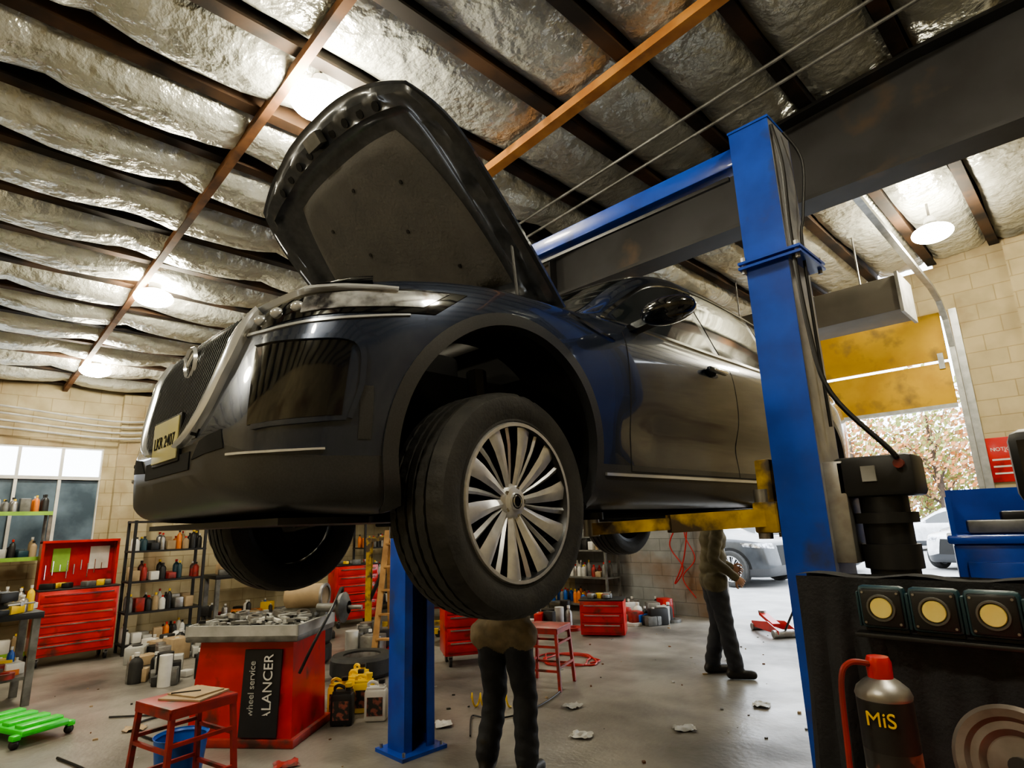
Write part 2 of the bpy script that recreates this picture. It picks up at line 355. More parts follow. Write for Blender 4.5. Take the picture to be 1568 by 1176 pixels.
# ---------------------------------------------------------------- car
def hermite(xs,Y,q):
    xs=np.array(xs,float);Y=np.array(Y,float);n=len(xs);m=np.zeros_like(Y)
    d=(Y[1:]-Y[:-1])/(xs[1:]-xs[:-1]).reshape((-1,)+(1,)*(Y.ndim-1))
    m[0]=d[0];m[-1]=d[-1]
    for i in range(1,n-1):
        h0=xs[i]-xs[i-1];h1=xs[i+1]-xs[i];m[i]=(d[i-1]*h1+d[i]*h0)/(h0+h1)
    out=[]
    for x in q:
        i=min(max(np.searchsorted(xs,x)-1,0),n-2);h=xs[i+1]-xs[i];t=(x-xs[i])/h
        out.append((2*t**3-3*t*t+1)*Y[i]+(t**3-2*t*t+t)*h*m[i]+(-2*t**3+3*t*t)*Y[i+1]+(t**3-t*t)*h*m[i+1])
    return np.array(out)
def build_sections():
    K=[]
    def sec(s,W,b,T,sh,up=None):
        Hh=sh-b
        P=[(0,b),(.55*W,b),(.86*W,b+.006),(.945*W,b+.055),(.972*W,b+.25*Hh),(.992*W,b+.45*Hh),(1.0*W,b+.68*Hh),(.988*W,b+.88*Hh),(.95*W,sh)]
        if up is None: up=[(.89*W,sh+.015),(.76*W,sh+.55*(T-sh)),(.55*W,T-.010),(.3*W,T-.002)]
        P+=list(up)+[(0,T)];K.append((s,P))
    sec(0,.44,.35,.87,.80);sec(.03,.60,.28,.905,.85);sec(.08,.715,.24,.93,.885);sec(.16,.80,.22,.95,.91);sec(.3,.88,.21,.975,.935)
    sec(.5,.945,.205,1.005,.96);sec(.75,.985,.205,1.04,.985);sec(.95,.995,.205,1.065,1.0);sec(1.2,.992,.205,1.095,1.01)
    sec(1.42,.985,.205,1.115,1.02,[(.885,1.045),(.80,1.07),(.62,1.10),(.34,1.112)])
    sec(1.65,.985,.205,1.24,1.025,[(.895,1.06),(.83,1.13),(.76,1.18),(.42,1.23)])
    sec(1.9,.985,.205,1.40,1.03,[(.90,1.065),(.82,1.21),(.73,1.34),(.42,1.39)])
    sec(2.2,.985,.205,1.57,1.03,[(.90,1.07),(.80,1.29),(.68,1.50),(.4,1.56)])
    sec(2.5,.985,.205,1.675,1.03,[(.90,1.07),(.785,1.34),(.655,1.60),(.38,1.665)])
    sec(2.9,.985,.205,1.72,1.035,[(.90,1.075),(.78,1.36),(.645,1.64),(.37,1.71)])
    sec(3.4,.985,.205,1.73,1.04,[(.90,1.08),(.78,1.36),(.64,1.64),(.37,1.72)])
    sec(4.0,.99,.205,1.70,1.05,[(.895,1.09),(.77,1.36),(.63,1.61),(.36,1.69)])
    sec(4.4,.985,.21,1.645,1.055,[(.885,1.10),(.765,1.34),(.62,1.55),(.36,1.635)])
    sec(4.7,.95,.24,1.56,1.055,[(.86,1.10),(.75,1.29),(.61,1.47),(.35,1.55)])
    sec(4.87,.91,.27,1.42,1.04,[(.83,1.09),(.74,1.22),(.62,1.34),(.36,1.41)])
    sec(5.0,.85,.30,1.12,.98,[(.79,1.02),(.72,1.07),(.6,1.10),(.34,1.115)])
    sec(5.08,.78,.34,1.0,.90,[(.72,.94),(.66,.97),(.55,.99),(.3,.998)])
    sec(5.12,.66,.42,.90,.82,[(.62,.85),(.56,.88),(.45,.895),(.25,.9)])
    return K
def body_bits(q,per):
    K=build_sections();ss=[k[0] for k in K];Y=np.array([k[1] for k in K])
    S=hermite(ss,Y,q)
    idx=np.linspace(0,13,13*per+1)
    return [hermite(range(14),S[i],idx) for i in range(len(q))],idx
def nose(s,h):
    return s+(.065+.105*min(1,max(0,(h-.46)/.46))**1.1)*max(0,1-s/.8)
def crease(w,s,h):
    k=math.exp(-((h-.52)/.10)**2)*(1 if 1.5<s<3.7 else 0)*min(1,max(0,(s-1.5)/.3))*min(1,max(0,(3.7-s)/.4))
    return w*(1-.030*k)
def shell(mb,paint,nst=120,per=6):
    q=np.concatenate([np.linspace(0,.5,24)[:-1],np.linspace(.5,4.7,nst-44)[:-1],np.linspace(4.7,5.12,21)])
    secs,idx=body_bits(q,per);n=len(idx);ring=2*n-2
    V=[]
    for s,P in zip(q,secs):
        P=[(max(float(p[0]),0),float(p[1])) for p in P]
        P=[(crease(p[0],s,p[1]),p[1]) for p in P]
        V+=[(p[0],nose(s,p[1]),p[1]) for p in P]+[(-P[i][0],nose(s,P[i][1]),P[i][1]) for i in range(n-2,0,-1)]
    Fp=[];Fc=[]
    for a in range(len(q)-1):
        for j in range(ring):
            j2=(j+1)%ring;f=(a*ring+j,a*ring+j2,(a+1)*ring+j2,(a+1)*ring+j)
            jj=j if j<n-1 else ring-1-j
            (Fc if idx[min(jj,n-1)]<3.75 else Fp).append(f)
    for a in (0,len(q)-1):
        o=a*ring
        for j in range(n-1):
            rj=o+j;rj1=o+j+1;lj=o+(ring-j)%ring;lj1=o+(ring-j-1)%ring
            f=[rj,rj1,lj1,lj];f=list(dict.fromkeys(f))
            if len(f)>2:
                if a==0: f=f[::-1]
                (Fc if idx[j]<3.75 else Fp).append(f)
    o=len(mb.v);mb.add(V,[],paint)
    for F,k in ((Fp,paint),(Fc,'clad')):
        i=mb.mi(k)
        for f in F: mb.f.append([o+a for a in f]);mb.m.append(i);mb.sm.append(True)
    return V,Fp+Fc
def PO(phi,h):
    a=R(phi);d=Vector((math.sin(a),-math.cos(a),0));return Vector((0,1.2,h))+d*2.5,-d
def SI(s,h,side): return Vector((side*2,s,h)),Vector((-side,0,0))
def TO(w,s): return Vector((w,s,3)),Vector((0,0,-1))
class Patcher:
    def __init__(s,bvh,mb): s.b=bvh;s.mb=mb
    def patch(s,fn,nu,nv,off,k,back=.006,offfn=None):
        A=[];B=[];last=None
        for i in range(nu+1):
            ra=[];rb=[]
            for j in range(nv+1):
                o,d=fn(i/nu,j/nv);loc,n,_,_=s.b.ray_cast(o,d)
                if loc is None: loc,n=last if last else (o+d*1.5,-d)
                if n.dot(d)>0: n=-n
                last=(loc,n);of=off+(offfn(i/nu,j/nv) if offfn else 0)
                ra.append(loc+n*of);rb.append(loc-n*back)
            A.append(ra);B.append(rb)
        s.mb.grid(A,k)
        def skirt(P,Q): s.mb.grid([P,Q],k)
        skirt(A[0],B[0]);skirt(A[-1],B[-1]);skirt([r[0] for r in A],[r[0] for r in B]);skirt([r[-1] for r in A],[r[-1] for r in B])
    def strip(s,pts,mapf,off,k,nper=6,conv=1.0,nv=2,back=.006,offfn=None):
        P=np.array([(p[0]*conv,p[1],p[2]) for p in pts]);n=len(P)
        q=np.linspace(0,n-1,(n-1)*nper+1);C=hermite(range(n),P,q) if n>2 else np.array([P[0]+(P[1]-P[0])*t for t in q])
        def fn(u,v):
            i=u*(len(C)-1);i0=int(round(i));c=C[i0]
            a=C[max(i0-1,0)];b=C[min(i0+1,len(C)-1)];t=np.array([b[0]-a[0],b[1]-a[1]]);t/=np.linalg.norm(t)+1e-9
            w=(v-.5)*c[2];return mapf(float((c[0]-t[1]*w)/conv),float(c[1]+t[0]*w))
        s.patch(fn,len(C)-1,nv,off,k,back=back,offfn=offfn)
def bil(c):
    (a,b,cc,d)=[np.array(x,float) for x in c]
    return lambda u,v:[float(x) for x in (a*(1-u)*(1-v)+b*u*(1-v)+cc*u*v+d*(1-u)*v)]
GT=[(1.62,1.085),(1.9,1.275),(2.2,1.44),(2.5,1.535),(2.9,1.575),(3.4,1.575),(4.0,1.545),(4.45,1.45)]
def gtop(s): return float(np.interp(s,[g[0] for g in GT],[g[1] for g in GT]))
def car_glass(pt):
    for side in (1,-1):
        for (a,b) in ((1.70,2.62),(2.70,3.55),(3.63,4.38)):
            pt.patch(lambda u,v,a=a,b=b,side=side: SI(a+(b-a)*u,1.082+(max(gtop(a+(b-a)*u)-.012,1.09)-1.082)*v,side),14,8,.003,'glass')
        pt.strip([(1.55,1.066,.018),(2.4,1.068,.02),(3.4,1.075,.02),(4.4,1.09,.018)],lambda a,h,side=side:SI(a,h,side),.006,'chrome',nper=10)
        pt.strip([(1.60,1.085,.016)]+[(g[0],g[1]+.0,.018) for g in GT[1:]],lambda a,h,side=side:SI(a,h,side),.006,'chrome',nper=6)
    pt.patch(lambda u,v:TO((-1+2*u)*(.74-.14*v),1.52+.78*v),18,12,.003,'glass')
    pt.patch(lambda u,v:TO((-1+2*u)*.56,4.80+.14*v),12,4,.003,'glass')
def wheel(mb,c,side,seg=120,R_=.385,steer=0,detail=True):
    T=Matrix.Translation(Vector(c))@Matrix.Rotation(steer,4,'Z')
    ax=(side,0,0)
    prof=[(.268,-.11),(.30,-.128),(.335,-.135),(.362,-.128),(.377,-.108),(.381,-.088),(.3835,-.074),(.373,-.073),(.373,-.064),(.3845,-.063),(.385,-.026),(.374,-.025),(.374,-.014),(.385,-.013),(.385,.013),(.374,.014),(.374,.025),(.385,.026),(.3845,.063),(.373,.064),(.373,.073),(.3835,.074),(.381,.088),(.377,.108),(.362,.128),(.335,.135),(.300,.128),(.283,.122),(.276,.124),(.268,.115)]
    if detail:
        rm=lambda i,j:(-.005 if (i%4==0 and (j in(5,6,22,23))) else (-.003 if (i%3==0 and j in(9,10,17,18)) else 0))
    else: rm=None
    mb.lathe(prof,(0,0,0),ax,'tyre',seg=seg,T=T,rmod=rm,close=False)
    mb.lathe([(.272,.120),(.268,.127),(.260,.126),(.255,.112),(.248,.09),(.245,-.10),(.27,-.112)],(0,0,0),ax,'alloyd' if detail else 'alloy',seg=64,T=T)
    mb.lathe([(.273,.1205),(.269,.1285),(.2575,.1275)],(0,0,0),ax,'alloy',seg=64,T=T)
    mb.lathe([(0,.02),(.19,.02),(.19,.0),(0,0)],(0,0,0),ax,'alloyd',seg=40,T=T)
    mb.lathe([(0,-.03),(.244,-.03)],(0,0,0),ax,'liner',seg=40,T=T)
    mb.lathe([(0,.105),(.028,.105),(.031,.099),(.05,.095),(.062,.08),(.066,.04)],(0,0,0),ax,'alloy',seg=40,T=T)
    mb.lathe([(0,.107),(.024,.107),(.027,.104)],(0,0,0),ax,'gloss',seg=30,T=T)
    mb.lathe([(.017,.107),(.018,.109),(.021,.109),(.022,.107)],(0,0,0),ax,'chrome',seg=30,T=T)
    nb=10
    def spoke(ang,wi,wo,k,skew=0,ri=.045,ro=.2605,xi=.088,xo=.120):
        S=[]
        for r,w,x,dp in ((ri,wi,xi,.04),(ri+(ro-ri)*.35,wi+(wo-wi)*.32,xi+(xo-xi)*.45,.036),(ri+(ro-ri)*.7,wi+(wo-wi)*.68,xi+(xo-xi)*.85,.033),(ro,wo,xo,.03)):
            a=ang+skew*((r-ri)/(ro-ri))**1.2
            cr=Vector((0,math.cos(a),math.sin(a)));ct=Vector((0,-math.sin(a),math.cos(a)))
            S.append([cr*r+ct*(-w/2)+Vector((side*(x-.009),0,0)),cr*r+ct*(w*.1)+Vector((side*x,0,0)),cr*r+ct*(w/2)+Vector((side*(x-.006),0,0)),cr*r+ct*(w*.33)+Vector((side*(x-dp),0,0)),cr*r-ct*(w*.33)+Vector((side*(x-dp),0,0))])
        V=[p for q in S for p in q];F1=[];F2=[];ns=len(S)
        for i in range(ns-1):
            for j in range(5):
                f=(i*5+j,i*5+(j+1)%5,(i+1)*5+(j+1)%5,(i+1)*5+j);(F1 if j<2 else F2).append(f)
        mb.add(V,F1,k,False,T);mb.add(V,F2+[(0,1,2,3,4),tuple((ns-1)*5+j for j in (4,3,2,1,0))],'alloyd',False,T)
    for i in range(nb):
        a=2*math.pi*i/nb+.1
        spoke(a,.024,.070,'alloy',skew=.07)
        spoke(a+math.pi/nb*1.03,.011,.024,'alloy',skew=.07,xi=.080,xo=.114)
    for i in range(5):
        a=2*math.pi*i/5;p=Vector((0,math.cos(a)*.047,math.sin(a)*.047))
        mb.cyl(p+Vector((side*.07,0,0)),p+Vector((side*.096,0,0)),.008,'chrome',seg=6,T=T)

car=empty('car',(-2.40,.55,1.385))
mb=MB();V,F=shell(mb,'paint',150,7)
bvh=BVHTree.FromPolygons([Vector(v) for v in V],F)
body=mb.obj('body',parent=car,recalc=True)
mc=MB()
for s0 in (.90,4.02):
    for sd in (1,-1): mc.cyl((sd*.60,s0,.40),(sd*1.3,s0,.40),.448,'liner',seg=72)
cut1=mc.obj('cut1',parent=car)
mc=MB();mc.box((0,.85,1.15),(1.44,1.00,.80),'liner');cut2=mc.obj('cut2',parent=car)
for c in (cut1,cut2):
    md=body.modifiers.new('b','BOOLEAN');md.operation='DIFFERENCE';md.object=c;md.solver='EXACT'
    try: md.material_mode='TRANSFER'
    except Exception as e: print(e)
bpy.context.view_layer.update()
dg=bpy.context.evaluated_depsgraph_get();nm=bpy.data.meshes.new_from_object(body.evaluated_get(dg))
body.modifiers.clear();body.data=nm
nm.polygons.foreach_set('use_smooth',[True]*len(nm.polygons));nm.set_sharp_from_angle(angle=R(30))
for c in (cut1,cut2): bpy.data.objects.remove(c)
mb=MB();pt=Patcher(bvh,mb)
car_glass(pt)
for side in (1,-1):
    for s0 in (.90,4.02):
        def fn(u,v,s0=s0,side=side):
            a=R(-22+224*u);r=.446+.045*v;return SI(s0+math.cos(a)*r,.40+math.sin(a)*r,side)
        pt.patch(fn,60,3,.012,'clad',back=.03)
    for L in ([(1.61,.36,.007),(1.60,.7,.007),(1.62,1.03,.007)],[(2.66,.36,.007),(2.66,.7,.007),(2.66,1.04,.007)],[(3.62,.60,.007),(3.66,.8,.007),(3.68,1.05,.007)],
              [(1.61,.36,.007),(2.6,.36,.007),(3.35,.36,.007)]):
        pt.strip(L,lambda a,h,side=side:SI(a,h,side),.0008,'liner',nper=8,nv=1)
    pt.strip([(1.42,.345,.012),(2.5,.345,.014),(3.5,.345,.012)],lambda a,h,side=side:SI(a,h,side),.010,'satin',nper=8)
    pt.strip([(1.24,.99,.010),(1.38,.955,.02),(1.52,.925,.008)],lambda a,h,side=side:SI(a,h,side),.008,'chrome',nper=8)
    for hs in (2.42,3.40):
        mb.box((side*1.003,hs,.925),(.028,.20,.028),'paint',bev=.012);mb.box((side*1.016,hs+.02,.925),(.012,.15,.014),'chrome',bev=.004)
        mb.ball((side*.985,hs-.03,.922),(.012,.05,.03),'liner')
    mb.ball((side*1.14,1.71,1.065),(.135,.085,.062),'gloss',seg=24,rings=14)
    mb.ball((side*1.145,1.735,1.068),(.115,.07,.050),'glass',seg=24,rings=14)
    mb.beam((side*.93,1.73,1.03),(side*1.08,1.72,1.045),.07,.035,'gloss')
    pf=lambda a,h,side=side:PO(side*a,h)
    b=bil([(24,.790),(56,.835),(62,.930),(24,.885)])
    pt.patch(lambda u,v,side=side:PO(side*b(u,v)[0],b(u,v)[1]),24,5,.004,'gloss')
    b2=bil([(36,.822),(54,.852),(58.5,.918),(36,.880)])
    pt.patch(lambda u,v,side=side:PO(side*b2(u,v)[0],b2(u,v)[1]),20,4,.008,'lens')
    for ph,h in ((27,.838),(31,.845),(35,.852)):
        o,d=PO(side*ph,h);loc,n,_,_=bvh.ray_cast(o,d);mb.ball(loc,(.024,.024,.018),'satin')
    pt.strip([(20,.905,.03),(28,.918,.034),(38,.928,.030),(46,.935,.016)],pf,.022,'gloss',nper=8,conv=.019,nv=4)
    pt.strip([(20,.888,.011),(28,.896,.011),(38,.902,.010),(50,.903,.006)],pf,.024,'satin',nper=8,conv=.019)
    pt.strip([(8,.455,.010),(13,.49,.034),(17.5,.575,.062),(20.5,.70,.075),(22.8,.81,.062),(25,.885,.022)],pf,.022,'satin',nper=8,conv=.019,nv=6,offfn=lambda u,v:.012*math.sin(math.pi*v))
    pt.strip([(24.5,.795,.010),(32,.785,.009),(42,.797,.008),(52,.822,.005)],pf,.006,'satin',nper=8,conv=.019)
    b3=bil([(30,.47),(43,.49),(44,.72),(28,.74)])
    pt.patch(lambda u,v,side=side:PO(side*b3(u,v)[0],b3(u,v)[1]),8,8,.003,'gloss')
    pt.strip([(28,.745,.016),(36,.735,.016),(44.5,.72,.016),(45.5,.60,.014),(44,.48,.012)],pf,.010,'paint',nper=6,conv=.019)
    pt.strip([(31,.462,.014),(37,.47,.014),(43.5,.48,.012)],pf,.010,'paint',nper=6,conv=.019)
    b4=bil([(14,.40),(25,.415),(24,.475),(17,.455)])
    pt.patch(lambda u,v,side=side:PO(side*b4(u,v)[0],b4(u,v)[1]),8,4,.003,'liner')
    pt.strip([(26,.392,.007),(34,.388,.007),(41,.392,.006)],pf,.008,'satin',nper=6,conv=.019)
    pt.patch(lambda u,v,side=side:SI(.34+.035*u,.42+.16*v,side),3,6,.003,'clad')  # upright grey patch standing in for a window reflection on the front fender
def gfn(u,v):
    hw=15+7.0*min(1,v*1.15);return PO((-1+2*u)*hw,.47+.425*v)
pt.patch(gfn,24,12,.004,'gloss')
for i in range(33):
    t=-1+2*i/32
    pt.strip([(t*14.2,.48,.008),(t*18.5,.66,.008),(t*21.0,.885,.008)],lambda a,h:PO(a,h),.018,'mesh',nper=6,conv=.019,nv=1)
for j in range(1,13):
    h=.47+.033*j;hw=14.5+7*min(1,(h-.47)/.37)
    pt.strip([(-hw,h,.007),(0,h,.007),(hw,h,.007)],lambda a,h:PO(a,h),.014,'mesh',nper=8,conv=.019,nv=1)
pt.strip([(-22,.905,.016),(0,.915,.016),(22,.905,.016)],lambda a,h:PO(a,h),.012,'gloss',nper=10,conv=.019)
pt.patch(lambda u,v:PO((-1+2*u)*13,.37+.06*v),14,3,.004,'liner')
by=nose(0,.80)-.012
mb.lathe([(.050,-.012),(.058,-.024),(.066,-.012)],(0,by,.80),(0,1,0),'satin',seg=40)
mb.tube([(-.05,by-.020,.825),(-.02,by-.024,.80),(0,by-.024,.785),(.02,by-.024,.80),(.05,by-.020,.825)],.008,'satin',sub=5)
mb.lathe([(0,-.014),(.055,-.014)],(0,by,.80),(0,1,0),'gloss',seg=32)
py=nose(0,.495)-.010
mb.box((0,py-.008,.495),(.30,.006,.150),'plate',bev=.002);mb.box((0,py,.495),(.32,.012,.170),'black',bev=.004)
T=Matrix.Translation((0,py-.012,.49))@Matrix.Rotation(R(90),4,'X');text_into(mb,'LKR 2407',.062,'liner',T,.001)
mb.obj('trim_details',parent=car)
mb=MB()
mb.box((0,.85,.83),(.62,.7,.24),'black',bev=.04);mb.box((.45,.6,.85),(.25,.3,.22),'grey',bev=.02);mb.box((-.45,.9,.85),(.25,.35,.2),'black',bev=.03)
for i in range(4): mb.tube([(-.25+.15*i,.6,.95),(-.25+.15*i,.9,.985),(-.25+.15*i,1.15,.93)],.03,'alloyd',sub=4)
mb.box((0,1.30,1.02),(1.3,.08,.08),'black',bev=.02)
mb.box((0,.62,.19),(1.35,.85,.02),'black');mb.box((0,2.5,.18),(1.5,2.2,.03),'liner',bev=.01)
mb.tube([(.2,1.2,.16),(.22,2.5,.15),(.25,3.5,.15),(.4,4.7,.2)],.035,'steel',sub=6);mb.box((.3,4.5,.22),(.5,.35,.14),'steel',bev=.04)
for s0 in (.90,4.02):
    mb.tube([(-.80,s0,.235),(-.3,s0+.02,.26),(.3,s0+.02,.26),(.80,s0,.235)],.028,'liner',sub=4)
    for sd in (1,-1):
        mb.beam((sd*.45,s0-.2,.25),(sd*.80,s0,.17),.06,.03,'grey');mb.beam((sd*.45,s0+.25,.25),(sd*.80,s0,.17),.06,.03,'grey')
        mb.tube([(sd*.76,s0+.03,.2),(sd*.70,s0+.05,.75)],.04,'black')
mb.obj('engine_and_chassis',parent=car)
for nme,s0,sd,st in (('wheel_front_left',.90,1,R(4)),('wheel_front_right',.90,-1,R(4)),('wheel_rear_left',4.02,1,0),('wheel_rear_right',4.02,-1,0)):
    mb=MB();wheel(mb,(0,0,0),sd,seg=144 if s0<1 and sd>0 else 72,steer=0)
    o=mb.obj(nme,parent=car,ang=28);o.location=(sd*.845,s0,.235);o.rotation_euler=(0,0,st)
# hood
mb=MB();alpha=R(51)
dirv=Vector((0,-math.cos(alpha),math.sin(alpha)));nrm=Vector((0,math.sin(alpha),math.cos(alpha)));hinge=Vector((0,1.40,1.105))
def hpt(a,b,n):
    hw=.81-.02*b-.10*max(0,(b-.72)/.28)**2
    L=1.30-.17*abs(a)**2.4
    cr=.055*(1-a*a)-.10*b*b-.0*b+.02*math.exp(-((abs(a)-.55)/.12)**2)*(1-b*.5)
    return hinge+Vector((a*hw,0,0))+dirv*(b*L)+nrm*(cr+n)
NA,NB=64,56
mb.grid([[hpt(-1+2*i/NA,j/NB,0) for j in range(NB+1)] for i in range(NA+1)],'paint')
def ss_(x,e0,e1):
    t=min(1,max(0,(x-e0)/(e1-e0)));return t*t*(3-2*t)
def relief(a,b):
    da=(1-abs(a))*.78;db=min(b,1-b)*1.22;d=min(da,db)
    if d<.035: return -.014
    r=-.014-.035*ss_(d,.035,.055)+.03*ss_(d,.13,.16)
    if .05<d<.12: r+=.014*max(0,math.sin((a*5+b*7)*4))
    return r
A=[[hpt(-1+2*i/NA,j/NB,relief(-1+2*i/NA,j/NB)) for j in range(NB+1)] for i in range(NA+1)]
mb.grid(A,'hoodin')
def padpt(u,v):
    a=(-1+2*u);b=.16+.66*v
    q=(1-abs(a)**6)*(1-abs(2*v-1)**6);aw=.74*(1-.22*(v**3))
    return hpt(a*aw,b,-.020-.028*min(1,q*2.5))
mb.grid([[padpt(i/40,j/36) for j in range(37)] for i in range(41)],'pad')
mb.grid([[hpt(-1+2*i/NA,1,n) for n in (0,-.014)] for i in range(NA+1)],'paint')
for a in (-1,1): mb.grid([[hpt(a,j/NB,n) for n in (0,-.014)] for j in range(NB+1)],'paint')
mb.grid([[hpt(-1+2*i/NA,0,n) for n in (0,-.014)] for i in range(NA+1)],'paint')
for k in range(9):
    p=hpt(-.62+.155*k,.915,-.047);mb.cyl(p,p-nrm*.004,.022,'liner',seg=12)
p=hpt(0,.93,-.05);mb.box(p-nrm*.02,(.12,.06,.04),'grey',rot=Matrix.Rotation(-alpha,3,'X'))
for u,v in ((.2,.2),(.5,.15),(.8,.2),(.2,.75),(.5,.85),(.8,.75),(.35,.5),(.65,.5)):
    p=padpt(u,v);mb.cyl(p,p-nrm*.004,.010,'black',seg=12)
for a in (-.93,.93):
    p=hpt(a,.02,-.03);mb.beam(p,(p.x,1.33,1.0),.02,.05,'hoodin')
    mb.tube([hpt(a*.98,.30,-.045),(a*.82,1.15,1.0)],.008,'black')
mb.obj('hood',parent=car,ang=40,recalc=False)
# ---------------------------------------------------------------- lift
mb=MB()
def post(x,inn,wd=.20):
    h=3.38;y0=2.73;w2=wd/2
    mb.box((x,y0-.125,h/2),(wd,.012,h),'blue');mb.box((x,y0+.125,h/2),(wd,.012,h),'blue')
    mb.box((x-inn*(w2-.005),y0,h/2),(.012,.25,h),'bluew' if inn<0 else 'blue')
    for sy in (-1,1): mb.box((x+inn*(w2-.005),y0+sy*.095,h/2),(.012,.06,h),'blue')
    for sy in (-1,1): mb.box((x+inn*.055,y0+sy*.09,h/2),(.05,.02,h-.2),'black')
    mb.box((x,y0,.012),(.34,.38,.024),'blue')
    for sx in (-1,1):
        for sy in (-1,1):
            mb.cyl((x+sx*.14,y0+sy*.16,.02),(x+sx*.14,y0+sy*.16,.05),.012,'steel',seg=6)
    mb.box((x+.02,y0,2.665),(.28,.32,.012),'blue');mb.box((x+.02,y0,2.69),(.28,.32,.012),'blue')
    for sx in (-1,1):
        for sy in (-1,1): mb.cyl((x+.02+sx*.12,y0+sy*.14,2.64),(x+.02+sx*.12,y0+sy*.14,2.72),.011,'steel',seg=6)
    mb.box((x,y0,h+.005),(wd+.01,.27,.012),'blue')
    zc=1.535
    mb.box((x+inn*.04,y0,zc+.26),(.10,.15,.75),'black');mb.box((x+inn*.15,y0,zc),(.10,.30,.13),'yellow',bev=.01)
    mb.box((x+inn*.15,y0,zc+.15),(.07,.22,.20),'yellow',bev=.01)
    mb.cyl((x+inn*.17,y0-.11,zc-.09),(x+inn*.17,y0-.11,zc+.12),.03,'steel');mb.cyl((x+inn*.17,y0+.11,zc-.09),(x+inn*.17,y0+.11,zc+.12),.03,'steel')
    for sy,ty in ((-1,2.10),(1,3.75)):
        a=Vector((x+inn*.17,y0+sy*.11,zc));b=Vector((-2.40-inn*.76,ty,zc-.025))
        m=a.lerp(b,.55)
        mb.beam(a,m,.09,.075,'yellow');mb.beam(a.lerp(b,.45),b,.07,.05,'yellow')
        mb.cyl(b-Vector((0,0,.03)),b+Vector((0,0,.04)),.035,'steel');mb.cyl(b+Vector((0,0,.04)),b+Vector((0,0,.07)),.055,'black')
post(-.93,-1,.19);post(-3.87,1,.20)
mb.box((-2.40,2.73,3.315),(2.9,.09,.10),'blue',bev=.006)
mb.box((-2.40,2.73,3.23),(2.6,.02,.02),'black')
mb.tube([(-.83,2.62,3.34),(-.80,2.60,3.1),(-.81,2.60,2.75),(-.79,2.58,2.3),(-.74,2.56,2.02),(-.58,2.58,1.78),(-.56,2.6,1.74)],.010,'rubber',sub=6)
mb.tube([(-.82,2.75,3.36),(-.77,2.8,3.2),(-.79,2.75,2.9),(-.80,2.7,2.7),(-.80,2.7,1.9)],.007,'rubber',sub=6)
mb.box((-.66,2.73,1.68),(.28,.20,.16),'black',bev=.02);mb.box((-.80,2.73,1.55),(.08,.2,.4),'steel',bev=.005)
mb.cyl((-.66,2.73,1.22),(-.66,2.73,1.60),.085,'black',seg=28);mb.cyl((-.66,2.73,1.50),(-.66,2.73,1.54),.11,'black',seg=28);mb.cyl((-.66,2.73,1.33),(-.66,2.73,1.42),.10,'black',seg=28)
mb.box((-.66,2.66,1.0),(.18,.16,.42),'black',bev=.02)
mb.box((-.67,2.625,1.69),(.05,.01,.06),'lgrey');mb.cyl((-.56,2.62,1.72),(-.56,2.60,1.72),.018,'redd')
mb.obj('two_post_car_lift')
